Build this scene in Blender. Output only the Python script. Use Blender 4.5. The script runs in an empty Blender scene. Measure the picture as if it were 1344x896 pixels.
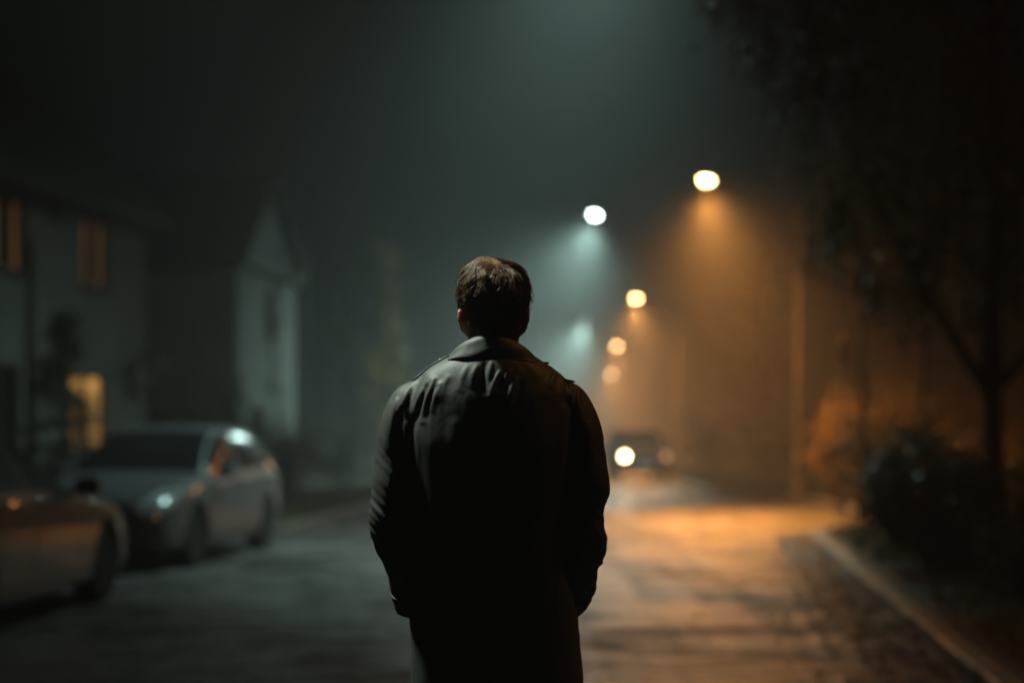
import bpy, math, random
import numpy as np
from mathutils import Vector, Matrix, noise
random.seed(7); rng = np.random.default_rng(7)
SC = bpy.context.scene
COL = SC.collection
PI = math.pi

# ------------------------------------------------------------------ naming helpers
def tag(o, label=None, cat=None, group=None, kind=None):
    if label: o['label'] = label
    if cat: o['category'] = cat
    if group: o['group'] = group
    if kind: o['kind'] = kind
    return o
def empty(name, loc=(0, 0, 0), rz=0.0, label=None, cat=None, group=None):
    o = bpy.data.objects.new(name, None); COL.objects.link(o)
    o.empty_display_size = 0.2
    o.location = loc; o.rotation_euler = (0, 0, rz)
    return tag(o, label, cat, group)
def kids(o): return [c for c in COL.objects if c.parent == o]
def copy_tree(o, parent=None):
    c = o.copy(); COL.objects.link(c); c.parent = parent
    for ch in kids(o): copy_tree(ch, c)
    return c

# ------------------------------------------------------------------ mesh builder
class MB:
    def __init__(s): s.v = []; s.f = []; s.m = []
    def add(s, vs, fs, mi=0):
        b = len(s.v); s.v.extend([tuple(p) for p in vs])
        for f in fs: s.f.append(tuple(b + i for i in f)); s.m.append(mi)
    def box(s, c, d, rot=None, mi=0, bev=0.0):
        x, y, z = d[0] / 2, d[1] / 2, d[2] / 2
        if bev > 0:
            b = min(bev, x * .9, y * .9, z * .9)
            vs = []; 
            for sx in (-1, 1):
                for sy in (-1, 1):
                    for sz in (-1, 1):
                        vs += [(sx * (x - b), sy * (y - b), sz * z), (sx * (x - b), sy * y, sz * (z - b)), (sx * x, sy * (y - b), sz * (z - b))]
            def I(sx, sy, sz, k): return ((((sx > 0) * 2 + (sy > 0)) * 2 + (sz > 0)) * 3 + k)
            fs = []
            for t in (-1, 1):
                q = [(-1, -1), (1, -1), (1, 1), (-1, 1)]
                fs.append([I(a, bb, t, 0) for a, bb in (q if t > 0 else q[::-1])])
                fs.append([I(a, t, bb, 1) for a, bb in (q[::-1] if t > 0 else q)])
                fs.append([I(t, a, bb, 2) for a, bb in (q if t > 0 else q[::-1])])
            for a in (-1, 1):
                for bb in (-1, 1):
                    fs.append([I(-1, a, bb, 0), I(1, a, bb, 0), I(1, a, bb, 1), I(-1, a, bb, 1)])
                    fs.append([I(a, -1, bb, 0), I(a, 1, bb, 0), I(a, 1, bb, 2), I(a, -1, bb, 2)])
                    fs.append([I(a, bb, -1, 1), I(a, bb, 1, 1), I(a, bb, 1, 2), I(a, bb, -1, 2)])
                    for t in (-1, 1):
                        fs.append([I(a, bb, t, 0), I(a, bb, t, 1), I(a, bb, t, 2)])
        else:
            vs = [(sx * x, sy * y, sz * z) for sx in (-1, 1) for sy in (-1, 1) for sz in (-1, 1)]
            fs = [(0, 1, 3, 2), (4, 6, 7, 5), (0, 4, 5, 1), (2, 3, 7, 6), (0, 2, 6, 4), (1, 5, 7, 3)]
        R = rot if rot is not None else Matrix.Identity(3)
        C = Vector(c)
        s.add([tuple(R @ Vector(p) + C) for p in vs], fs, mi); return s
    def loft(s, rings, closed=True, caps=True, mi=0):
        n = len(rings[0]); vs = [p for r in rings for p in r]; fs = []
        for i in range(len(rings) - 1):
            for j in range(n if closed else n - 1):
                k = (j + 1) % n
                fs.append((i * n + j, i * n + k, (i + 1) * n + k, (i + 1) * n + j))
        if caps and closed:
            fs.append(tuple(range(n))[::-1]); fs.append(tuple((len(rings) - 1) * n + j for j in range(n)))
        s.add(vs, fs, mi); return s
    def tube(s, path, radii, n=10, mi=0, caps=True):
        P = [Vector(p) for p in path]; rings = []
        if not hasattr(radii, '__len__'): radii = [radii] * len(P)
        up = None
        for i, p in enumerate(P):
            t = (P[min(i + 1, len(P) - 1)] - P[max(i - 1, 0)]).normalized()
            if up is None:
                a = Vector((0, 0, 1)) if abs(t.z) < .9 else Vector((1, 0, 0))
                up = (a - t * a.dot(t)).normalized()
            else:
                up = (up - t * up.dot(t)).normalized()
            w = t.cross(up)
            r = radii[i]; ru, rw = (r if hasattr(r, '__len__') else (r, r))
            rings.append([tuple(p + up * ru * math.cos(2 * PI * j / n) + w * rw * math.sin(2 * PI * j / n)) for j in range(n)])
        return s.loft(rings, mi=mi, caps=caps)
    def lathe(s, prof, n=20, c=(0, 0, 0), axis='z', mi=0, caps=True):
        rings = []
        for r, h in prof:
            ring = []
            for j in range(n):
                a = 2 * PI * j / n; x, y = r * math.cos(a), r * math.sin(a)
                if axis == 'z': p = (x, y, h)
                elif axis == 'y': p = (x, h, -y)
                else: p = (h, x, y)
                ring.append((p[0] + c[0], p[1] + c[1], p[2] + c[2]))
            rings.append(ring)
        return s.loft(rings, mi=mi, caps=caps)
    def ell(s, c, r, nu=16, nv=10, mi=0, R=None):
        rings = []
        for i in range(nv + 1):
            ph = PI * (i + .02 if i == 0 else (i - .02 if i == nv else i)) / nv
            ring = []
            for j in range(nu):
                a = 2 * PI * j / nu
                p = Vector((r[0] * math.sin(ph) * math.cos(a), r[1] * math.sin(ph) * math.sin(a), -r[2] * math.cos(ph)))
                if R is not None: p = R @ p
                ring.append((p.x + c[0], p.y + c[1], p.z + c[2]))
            rings.append(ring)
        return s.loft(rings, mi=mi)
    def prism(s, poly, z0, z1, mi=0):
        n = len(poly)
        vs = [(x, y, z0) for x, y in poly] + [(x, y, z1) for x, y in poly]
        fs = [tuple(range(n))[::-1], tuple(range(n, 2 * n))] + [(i, (i + 1) % n, n + (i + 1) % n, n + i) for i in range(n)]
        s.add(vs, fs, mi); return s
    def mesh(s, name):
        me = bpy.data.meshes.new(name); me.from_pydata(s.v, [], s.f)
        me.polygons.foreach_set('material_index', s.m); me.validate(); me.update(); return me
    def build(s, name, mats, parent=None, smooth=True, angle=40):
        me = s.mesh(name)
        for m in (mats if isinstance(mats, (list, tuple)) else [mats]): me.materials.append(m)
        return link(name, me, parent, smooth, angle)
def link(name, me, parent=None, smooth=True, angle=40):
    if smooth:
        me.polygons.foreach_set('use_smooth', [True] * len(me.polygons))
        if angle:
            try: me.set_sharp_from_angle(angle=math.radians(angle))
            except Exception: pass
    o = bpy.data.objects.new(name, me); COL.objects.link(o); o.parent = parent
    return o
def bake(o, mods):
    """apply modifiers to a mesh without operators"""
    for kind, props in mods:
        m = o.modifiers.new(kind, kind)
        for k, v in props.items(): setattr(m, k, v)
    dg = bpy.context.evaluated_depsgraph_get(); dg.update()
    me = bpy.data.meshes.new_from_object(o.evaluated_get(dg), preserve_all_data_layers=True, depsgraph=dg)
    old = o.data; o.modifiers.clear(); o.data = me
    if old.users == 0: bpy.data.meshes.remove(old)
    return o
def fast_mesh(name, V, F, mats, parent=None, mi=None, smooth=False):
    """V (n,3), F (m,4) arrays"""
    me = bpy.data.meshes.new(name)
    k = F.shape[1]
    me.vertices.add(len(V)); me.vertices.foreach_set('co', V.astype(np.float32).ravel())
    me.loops.add(F.size); me.loops.foreach_set('vertex_index', F.astype(np.int32).ravel())
    me.polygons.add(len(F))
    me.polygons.foreach_set('loop_start', np.arange(0, F.size, k, dtype=np.int32))
    me.polygons.foreach_set('loop_total', np.full(len(F), k, dtype=np.int32))
    if mi is not None: me.polygons.foreach_set('material_index', mi.astype(np.int32))
    me.polygons.foreach_set('use_smooth', np.full(len(F), smooth))
    for m in (mats if isinstance(mats, (list, tuple)) else [mats]): me.materials.append(m)
    me.update(calc_edges=True); me.validate()
    o = bpy.data.objects.new(name, me); COL.objects.link(o); o.parent = parent
    return o

def smooth_interp(x, keys):
    xs = np.array([k[0] for k in keys], float); ys = np.array([k[1] for k in keys], float)
    o = np.argsort(xs); xs, ys = xs[o], ys[o]; n = len(xs)
    h = np.diff(xs); dl = np.diff(ys) / h; m = np.zeros(n)
    m[0], m[-1] = dl[0], dl[-1]
    for i in range(1, n - 1):
        m[i] = 0 if dl[i - 1] * dl[i] <= 0 else 2 / (1 / dl[i - 1] + 1 / dl[i])
    x = np.clip(x, xs[0], xs[-1]); k = min(n - 2, max(0, int(np.searchsorted(xs, x) - 1)))
    t = (x - xs[k]) / h[k]
    return ((1 + 2 * t) * (1 - t) ** 2 * ys[k] + t * (1 - t) ** 2 * h[k] * m[k] + t * t * (3 - 2 * t) * ys[k + 1] + t * t * (t - 1) * h[k] * m[k + 1])
# ------------------------------------------------------------------ materials
def mat(name, col=(.5, .5, .5), rough=.6, metal=0., var=.0, vscale=8., bump=0., bscale=60., spec=.5, coat=0., coat_rough=.1,
        rvar=0., rscale=3., col2=None, sheen=0., trans=0., stretch=(1, 1, 1), emit=None, estr=0.):
    m = bpy.data.materials.new(name); m.use_nodes = True
    nt = m.node_tree; N = nt.nodes; L = nt.links; b = N['Principled BSDF']
    b.inputs['Base Color'].default_value = (*col, 1); b.inputs['Roughness'].default_value = rough
    b.inputs['Metallic'].default_value = metal; b.inputs['Specular IOR Level'].default_value = spec
    b.inputs['Coat Weight'].default_value = coat; b.inputs['Coat Roughness'].default_value = coat_rough
    b.inputs['Sheen Weight'].default_value = sheen
    if emit: b.inputs['Emission Color'].default_value = (*emit, 1); b.inputs['Emission Strength'].default_value = estr
    tc = N.new('ShaderNodeTexCoord'); mp = N.new('ShaderNodeMapping'); mp.inputs['Scale'].default_value = stretch
    L.new(tc.outputs['Object'], mp.inputs['Vector'])
    def nz(sc, det=6):
        n = N.new('ShaderNodeTexNoise'); n.inputs['Scale'].default_value = sc; n.inputs['Detail'].default_value = det
        L.new(mp.outputs['Vector'], n.inputs['Vector']); return n
    if var > 0 or col2:
        n = nz(vscale); r = N.new('ShaderNodeValToRGB')
        c2 = col2 or tuple(min(1, c * (1 + var)) for c in col); c1 = col if col2 else tuple(c * (1 - var) for c in col)
        r.color_ramp.elements[0].position = .35; r.color_ramp.elements[1].position = .65
        r.color_ramp.elements[0].color = (*c1, 1); r.color_ramp.elements[1].color = (*c2, 1)
        L.new(n.outputs['Fac'], r.inputs['Fac']); L.new(r.outputs['Color'], b.inputs['Base Color'])
    if rvar > 0:
        n = nz(rscale); mr = N.new('ShaderNodeMapRange'); mr.inputs['From Min'].default_value = .3; mr.inputs['From Max'].default_value = .7
        mr.inputs['To Min'].default_value = max(.02, rough - rvar); mr.inputs['To Max'].default_value = min(1, rough + rvar)
        L.new(n.outputs['Fac'], mr.inputs['Value']); L.new(mr.outputs['Result'], b.inputs['Roughness'])
    if bump > 0:
        n = nz(bscale); bp = N.new('ShaderNodeBump'); bp.inputs['Strength'].default_value = bump; bp.inputs['Distance'].default_value = .02
        L.new(n.outputs['Fac'], bp.inputs['Height']); L.new(bp.outputs['Normal'], b.inputs['Normal'])
    if trans > 0:
        tr = N.new('ShaderNodeBsdfTranslucent'); tr.inputs['Color'].default_value = (*col, 1)
        mx = N.new('ShaderNodeMixShader'); mx.inputs['Fac'].default_value = trans
        L.new(b.outputs['BSDF'], mx.inputs[1]); L.new(tr.outputs['BSDF'], mx.inputs[2])
        L.new(mx.outputs['Shader'], N['Material Output'].inputs['Surface'])
    return m

M = {}
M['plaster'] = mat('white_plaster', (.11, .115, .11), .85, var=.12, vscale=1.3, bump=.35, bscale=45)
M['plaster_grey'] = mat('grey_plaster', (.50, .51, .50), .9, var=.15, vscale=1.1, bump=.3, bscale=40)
M['roof'] = mat('dark_roof_tile', (.035, .03, .028), .8, var=.4, vscale=5, bump=.6, bscale=25)
M['wood_dark'] = mat('dark_wood', (.03, .024, .018), .7, var=.3, vscale=6, bump=.4, bscale=30, stretch=(4, 4, .6))
M['frame'] = mat('brown_window_frame', (.07, .045, .03), .5, var=.2)
M['glass'] = mat('dark_glass', (.006, .007, .008), .12, spec=.2, var=.2, vscale=2)
M['misted_glass'] = mat('misted_glass', (.008, .009, .010), .34, spec=.06, var=.2, vscale=2)
M['wet_glass'] = mat('wet_car_glass', (.006, .007, .008), .05, spec=1.0, var=.2, vscale=2)
M['concrete'] = mat('kerb_concrete', (.13, .13, .125), .42, var=.35, vscale=5, bump=.7, bscale=28, rvar=.2, rscale=6)
M['kerb_dark'] = mat('dark_kerb_stone', (.045, .045, .042), .6, var=.35, vscale=5, bump=.7, bscale=28)
M['gutter'] = mat('gutter_stone', (.028, .027, .025), .34, var=.45, vscale=4, bump=1., bscale=12, rvar=.3, rscale=5)
M['soil'] = mat('wet_soil', (.018, .014, .010), .8, var=.5, vscale=2.5, bump=.9, bscale=14)
M['grass_base'] = mat('grass_soil', (.020, .024, .011), .9, var=.5, vscale=1.5, bump=.9, bscale=22)
M['grass'] = mat('grass_blade', (.045, .055, .016), .6, var=.5, vscale=.8, trans=.25)
M['post'] = mat('galvanised_steel', (.34, .32, .29), .55, metal=.2, var=.2, vscale=3, bump=.1, bscale=40)
M['dark_metal'] = mat('dark_metal', (.03, .03, .032), .5, metal=.5, var=.2)
M['rubber'] = mat('tyre_rubber', (.008, .008, .008), .9, spec=.1, var=.3, bump=.4, bscale=50)
M['rim'] = mat('alloy_rim', (.10, .10, .105), .4, metal=.8, var=.15)
M['plate_white'] = mat('number_plate', (.7, .7, .68), .4, var=.05)
M['black_plastic'] = mat('black_plastic', (.012, .012, .013), .45, var=.3, bump=.1)
M['bark'] = mat('dark_bark', (.022, .017, .013), .9, var=.4, vscale=9, bump=1., bscale=18, stretch=(3, 3, .7))
M['twig'] = mat('twig', (.03, .022, .015), .85, var=.3)
def leafmat(name, col, t=.35): return mat(name, col, .5, var=.45, vscale=1.7, trans=t, spec=.5)
M['leaf_dark'] = leafmat('leaf_dark', (.022, .032, .014))
M['leaf_mid'] = leafmat('leaf_mid', (.04, .05, .018))
M['leaf_yellow'] = leafmat('leaf_yellow', (.15, .10, .022), .45)
M['leaf_orange'] = leafmat('leaf_orange', (.42, .25, .05), .5)
M['leaf_red'] = leafmat('leaf_red', (.13, .03, .012))
M['leaf_wet'] = mat('leaf_wet', (.018, .026, .013), .36, var=.4, vscale=3, spec=.4)
M['litter'] = mat('fallen_leaf', (.06, .03, .013), .5, var=.6, vscale=9, spec=.6)
def lens_mat(name, col, s):
    return mat(name, (.8, .8, .75), .3, emit=col, estr=s)
# ------------------------------------------------------------------ the setting: ground, road, verges, kerbs
def asphalt():
    m = bpy.data.materials.new('wet_asphalt'); m.use_nodes = True
    nt = m.node_tree; N = nt.nodes; L = nt.links; b = N['Principled BSDF']
    tc = N.new('ShaderNodeTexCoord')
    def noise_(scale, det, stretch=(1, 1, 1), rough=.55):
        mp = N.new('ShaderNodeMapping'); mp.inputs['Scale'].default_value = stretch; L.new(tc.outputs['Object'], mp.inputs['Vector'])
        n = N.new('ShaderNodeTexNoise'); n.inputs['Scale'].default_value = scale; n.inputs['Detail'].default_value = det
        n.inputs['Roughness'].default_value = rough; L.new(mp.outputs['Vector'], n.inputs['Vector']); return n
    big = noise_(.55, 5, (1.0, .8, 1)); mid = noise_(3.2, 6, (.7, 1.5, 1)); fine = noise_(75, 3); grain = noise_(190, 2)
    r = N.new('ShaderNodeValToRGB'); r.color_ramp.elements[0].position = .3; r.color_ramp.elements[1].position = .7
    r.color_ramp.elements[0].color = (.010, .010, .010, 1); r.color_ramp.elements[1].color = (.040, .039, .038, 1)
    L.new(mid.outputs['Fac'], r.inputs['Fac']); L.new(r.outputs['Color'], b.inputs['Base Color'])
    add = N.new('ShaderNodeMath'); add.operation = 'MULTIPLY_ADD'; add.inputs[1].default_value = .45
    L.new(mid.outputs['Fac'], add.inputs[0]); L.new(big.outputs['Fac'], add.inputs[2])
    mr = N.new('ShaderNodeMapRange'); mr.inputs['From Min'].default_value = .55; mr.inputs['From Max'].default_value = .95
    mr.inputs['To Min'].default_value = .15; mr.inputs['To Max'].default_value = .56
    L.new(add.outputs[0], mr.inputs['Value'])
    # drier and wetter patches, drawn out across the lane
    pat = noise_(.95, 7, (.55, 1.25, 1), .62); rut = noise_(1.0, 3, (2.4, .10, 1))
    pm = N.new('ShaderNodeMath'); pm.operation = 'MULTIPLY_ADD'; pm.inputs[1].default_value = .35; L.new(rut.outputs['Fac'], pm.inputs[0]); L.new(pat.outputs['Fac'], pm.inputs[2])
    wet = N.new('ShaderNodeMapRange'); wet.inputs['From Min'].default_value = .58; wet.inputs['From Max'].default_value = .76; L.new(pm.outputs[0], wet.inputs['Value'])
    sp = N.new('ShaderNodeMapRange'); sp.inputs['To Min'].default_value = .22; sp.inputs['To Max'].default_value = 1.5; L.new(wet.outputs['Result'], sp.inputs['Value']); L.new(sp.outputs['Result'], b.inputs['Specular IOR Level'])
    ro = N.new('ShaderNodeMapRange'); ro.inputs['To Min'].default_value = .30; ro.inputs['To Max'].default_value = -.05; L.new(wet.outputs['Result'], ro.inputs['Value'])
    ra = N.new('ShaderNodeMath'); ra.operation = 'ADD'; ra.use_clamp = True; L.new(mr.outputs['Result'], ra.inputs[0]); L.new(ro.outputs['Result'], ra.inputs[1]); L.new(ra.outputs[0], b.inputs['Roughness'])
    h = N.new('ShaderNodeMath'); h.operation = 'MULTIPLY_ADD'; h.inputs[1].default_value = .5
    L.new(grain.outputs['Fac'], h.inputs[0]); L.new(fine.outputs['Fac'], h.inputs[2])
    b1 = N.new('ShaderNodeBump'); b1.inputs['Strength'].default_value = .6; b1.inputs['Distance'].default_value = .009
    L.new(h.outputs[0], b1.inputs['Height'])
    b2 = N.new('ShaderNodeBump'); b2.inputs['Strength'].default_value = .9; b2.inputs['Distance'].default_value = .05
    L.new(mid.outputs['Fac'], b2.inputs['Height']); L.new(b1.outputs['Normal'], b2.inputs['Normal'])
    L.new(b2.outputs['Normal'], b.inputs['Normal'])
    return m
M['asphalt'] = asphalt()

def sheet(name, poly, z, m, kind='structure'):
    mb = MB(); mb.add([(x, y, z) for x, y in poly], [tuple(range(len(poly)))])
    return tag(mb.build(name, m, smooth=False), kind=kind)
def off(poly, d):
    """offset an open polyline to its left by d"""
    out = []
    for i, p in enumerate(poly):
        a = Vector(poly[max(i - 1, 0)]); b = Vector(poly[min(i + 1, len(poly) - 1)])
        t = (b - a).normalized(); n = Vector((-t.y, t.x)); q = Vector(p) + n * d; out.append((q.x, q.y))
    return out
def resample(poly, step):
    P = [Vector(p) for p in poly]; out = [P[0]]; acc = 0
    for a, b in zip(P, P[1:]):
        l = (b - a).length; s = step - acc
        while s <= l: out.append(a + (b - a) * (s / l)); s += step
        acc = (acc + l) % step
    return [(p.x, p.y) for p in out]

sheet('ground', [(-400, -60), (400, -60), (400, 700), (-400, 700)], 0.0, M['soil'])
LK = lambda d: -4.3 + .0557 * d          # left kerb line
RK = lambda d: 3.15 + .043 * d           # right kerb line beyond the side street
sheet('road', [(-7.2, -20), (1.4 + 5, -20), (4.4, 21.6), (15, 22.4), (15, 33.3), (RK(34), 33.6), (RK(220), 220), (LK(220), 220), (LK(20), 20.0), (-7.2, 19.2)], .004, M['asphalt'])

RIGHT = [(.40, -8), (1.48, 0.), (1.99, 4.), (2.50, 8.1), (2.98, 12.), (3.48, 16.), (3.78, 18.4), (3.98, 19.7), (4.20, 20.5), (4.62, 21.1), (5.3, 21.45), (8, 21.75), (14.5, 22.2)]
FAR_R = [(14.5, 25.0), (9, 24.9), (6.9, 25.0), (6.35, 25.4), (6.2, 26.2), (6.25, 32.0), (5.9, 33.0), (5.2, 33.4), (4.85, 33.9), (4.75, 34.8), (RK(60), 60), (RK(110), 110), (RK(200), 200)]
LEFT = [(LK(200), 200), (LK(100), 100), (LK(50), 50), (LK(24), 24), (LK(21.3), 21.3), (LK(20.6) - .12, 20.6), (LK(20.3) - .5, 20.25), (-4.6, 20.15), (-6.3, 20.1), (-6.75, 19.7), (-6.9, 19.0), (-6.9, -12)]
def verge(name, line, outer, m):
    sheet(name, line + outer, .115, m)
def kerb(line, flip, m='concrete'):
    s = -1 if flip else 1
    pts = resample(line, .8)
    mb = MB()
    for a, b in zip(pts, pts[1:]):
        A, B = Vector(a), Vector(b); t = (B - A); l = t.length; t /= l; n = Vector((-t.y, t.x)) * s
        z = .125 + random.uniform(-.008, .006); g = .006
        c = (A + B) / 2 + n * .075 + n * random.uniform(-.008, .008)
        ang = math.atan2(t.y, t.x) + random.uniform(-.008, .008)
        mb.box((c.x, c.y, z / 2 - .01), (l - g, .15, z + .02), Matrix.Rotation(ang, 3, 'Z'), bev=.018)
    return tag(mb.build('kerb', M[m], smooth=True, angle=25), kind='structure')
verge('verge', off(RIGHT, -.14), [(14.5, -8)], M['soil'])
verge('verge', off(FAR_R, -.14), [(80, 200), (80, 25)], M['grass_base'])
verge('verge', off(LEFT, -.14), [(-60, -12), (-60, 200)], M['grass_base'])
kerb(RIGHT, True); kerb(FAR_R, True); kerb(LEFT, True, 'kerb_dark')

# stone gutter along the near right kerb: uneven setts, then a raised broken seam of asphalt
gl = resample(RIGHT[:-3], .18); mb = MB()
for row in range(3):
    ctr = off(gl, .11 + row * .15)
    for i in range(len(ctr) - 1):
        A, B = Vector(ctr[i]), Vector(ctr[i + 1]); t = B - A
        if A.y > 20.4 or A.y < -2: continue
        z = .018 + random.uniform(-.010, .012)
        mb.box(((A.x + B.x) / 2, (A.y + B.y) / 2, z / 2), (t.length * .93, .14, z + .01), Matrix.Rotation(math.atan2(t.y, t.x) + random.uniform(-.05, .05), 3, 'Z'), bev=.012)
tag(mb.build('gutter', M['gutter'], smooth=True, angle=30), kind='structure')
# ragged asphalt lip running parallel to the gutter
seam = off(resample(RIGHT[:-3], .12), .66); mb = MB(); rings = []
for i, p in enumerate(seam):
    if p[1] > 20.3 or p[1] < -2: continue
    q = noise.noise(Vector((p[0] * 1.3, p[1] * 1.9, 0))); w = .085 + .05 * q; h = .012 + .030 * noise.noise(Vector((p[1] * 1.1, 4, 1))) + .012 * noise.noise(Vector((p[1] * 5, 2, 7)))
    x = p[0] + .13 * noise.noise(Vector((p[1] * .9, 9, 2))) + .03 * noise.noise(Vector((p[1] * 6, 1, 3)))
    rings.append([(x - w, p[1], -.006), (x - w * .55, p[1], h * .7), (x, p[1], h), (x + w * .6, p[1], h * .55), (x + w, p[1], -.006)])
mb.loft(rings, closed=False)
tag(mb.build('road_edge', M['asphalt'], smooth=True, angle=0), kind='structure')

# litter and grass -----------------------------------------------------------
def quads(name, C, U, W, mats, parent=None, mi=None, tip=None):
    """rhombus leaf per row: centre C, half axes U (long) and W (wide)"""
    n = len(C)
    V = np.empty((n, 4, 3)); V[:, 0] = C - U; V[:, 1] = C + W - U * .15; V[:, 2] = C + U; V[:, 3] = C - W - U * .15
    F = np.arange(n * 4).reshape(n, 4)
    return fast_mesh(name, V.reshape(-1, 3), F, mats, parent, mi)
def unit(n):
    v = rng.normal(size=(n, 3)); return v / np.linalg.norm(v, axis=1, keepdims=True)
def frames(n, flat=0.):
    u = unit(n); u[:, 2] *= (1 - flat); u /= np.linalg.norm(u, axis=1, keepdims=True)
    w = np.cross(u, unit(n)); w[:, 2] *= (1 - flat); w /= np.linalg.norm(w, axis=1, keepdims=True)
    return u, w
n = 6500
yy = rng.uniform(3.5, 21, n); base = np.interp(yy, [p[1] for p in RIGHT[:10]], [p[0] for p in RIGHT[:10]])
side = rng.random(n); xx = np.where(side < .72, base + .2 + rng.gamma(1.2, .9, n), base - .02 - rng.gamma(1.1, .20, n))
zz = np.where(xx > base + .02, .125, .018) + rng.uniform(0, .02, n)
u, w = frames(n, .75); s = rng.uniform(.016, .034, (n, 1))
ok = (xx < 9) & ((xx > base + .16) | (xx < base - .02))
tag(quads('leaf_litter', np.c_[xx, yy, zz][ok], (u * s)[ok], (w * s * .6)[ok], M['litter']), 'wet fallen brown leaves strewn along the kerb and verge', 'leaf litter', kind='stuff')
def grass(name, fn, n, h, label):
    P = fn(n); k = len(P); hh = rng.uniform(.5, 1, k)[:, None] * h
    lean = rng.normal(size=(k, 3)) * .35; lean[:, 2] = 1; lean /= np.linalg.norm(lean, axis=1, keepdims=True)
    a = rng.uniform(0, 2 * PI, k); w = np.c_[np.cos(a), np.sin(a), np.zeros(k)] * .008
    return tag(quads(name, P + lean * hh * .5, lean * hh * .5, w, M['grass']), label, 'grass', kind='stuff')
def left_strip(n):
    d = 20.4 + rng.gamma(1.5, 8, n); x = LK(d) - .2 - rng.gamma(1.3, .9, n)
    return np.c_[x, d, np.full(n, .115)][(d < 75)]
def right_strip(n):
    d = rng.uniform(26, 60, n); b = np.interp(d, [26, 32, 33.5, 34.8, 60], [6.25, 6.25, 5.1, 4.8, RK(60)]); x = b + .2 + rng.gamma(1.3, 1.2, n)
    return np.c_[x, d, np.full(n, .115)]
grass('grass', left_strip, 26000, .16, 'short grass on the left verge beyond the parked cars')
grass('grass', right_strip, 22000, .16, 'short grass around the lamp post on the far right verge')
def near_strip(n):
    d = rng.uniform(5, 21, n); b = np.interp(d, [p[1] for p in RIGHT[:10]], [p[0] for p in RIGHT[:10]]); x = b + .25 + rng.gamma(1.6, .8, n)
    return np.c_[x, d, np.full(n, .115)]
grass('grass', near_strip, 9000, .11, 'sparse grass between fallen leaves beside the near right kerb')

# ------------------------------------------------------------------ houses
def wall_with_holes(mb, P, s0, s1, z0, z1, holes, inw, mi=0, rmi=1, depth=.13):
    """P(s) -> base point of the wall line, inw = inward vector, holes (a,b,c,d)"""
    xs = sorted({s0, s1, *[h[0] for h in holes], *[h[1] for h in holes]}); zs = sorted({z0, z1, *[h[2] for h in holes], *[h[3] for h in holes]})
    for a, b in zip(xs, xs[1:]):
        for c, d in zip(zs, zs[1:]):
            mx, mz = (a + b) / 2, (c + d) / 2
            if any(h[0] < mx < h[1] and h[2] < mz < h[3] for h in holes): continue
            A, B = P(a), P(b); mb.add([(*A, c), (*B, c), (*B, d), (*A, d)], [(0, 1, 2, 3)], mi)
    for a, b, c, d in holes:
        A, B = P(a), P(b); Ai = (A[0] + inw[0] * depth, A[1] + inw[1] * depth); Bi = (B[0] + inw[0] * depth, B[1] + inw[1] * depth)
        mb.add([(*A, c), (*B, c), (*B, d), (*A, d), (*Ai, c), (*Bi, c), (*Bi, d), (*Ai, d)], [(0, 4, 5, 1), (1, 5, 6, 2), (2, 6, 7, 3), (3, 7, 4, 0)], rmi)
def curtain_mat(name, col, s, scale=9.):
    m = bpy.data.materials.new(name); m.use_nodes = True; N = m.node_tree.nodes; L = m.node_tree.links; b = N['Principled BSDF']
    tc = N.new('ShaderNodeTexCoord'); mp = N.new('ShaderNodeMapping'); mp.inputs['Scale'].default_value = (1, 1, .12)
    n = N.new('ShaderNodeTexNoise'); n.inputs['Scale'].default_value = scale; n.inputs['Detail'].default_value = 3
    r = N.new('ShaderNodeValToRGB'); r.color_ramp.elements[0].position = .32; r.color_ramp.elements[1].position = .7
    r.color_ramp.elements[0].color = (*[c * .22 for c in col], 1); r.color_ramp.elements[1].color = (*col, 1)
    L.new(tc.outputs['Object'], mp.inputs['Vector']); L.new(mp.outputs['Vector'], n.inputs['Vector']); L.new(n.outputs['Fac'], r.inputs['Fac'])
    L.new(r.outputs['Color'], b.inputs['Emission Color']); b.inputs['Emission Strength'].default_value = s
    b.inputs['Base Color'].default_value = (*[c * .3 for c in col], 1); b.inputs['Roughness'].default_value = .8
    return m
M['curtain'] = curtain_mat('lit_curtain', (1., .42, .12), .085)
M['curtain_bright'] = curtain_mat('bright_lit_curtain', (1., .50, .13), .6, 5.)
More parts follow.
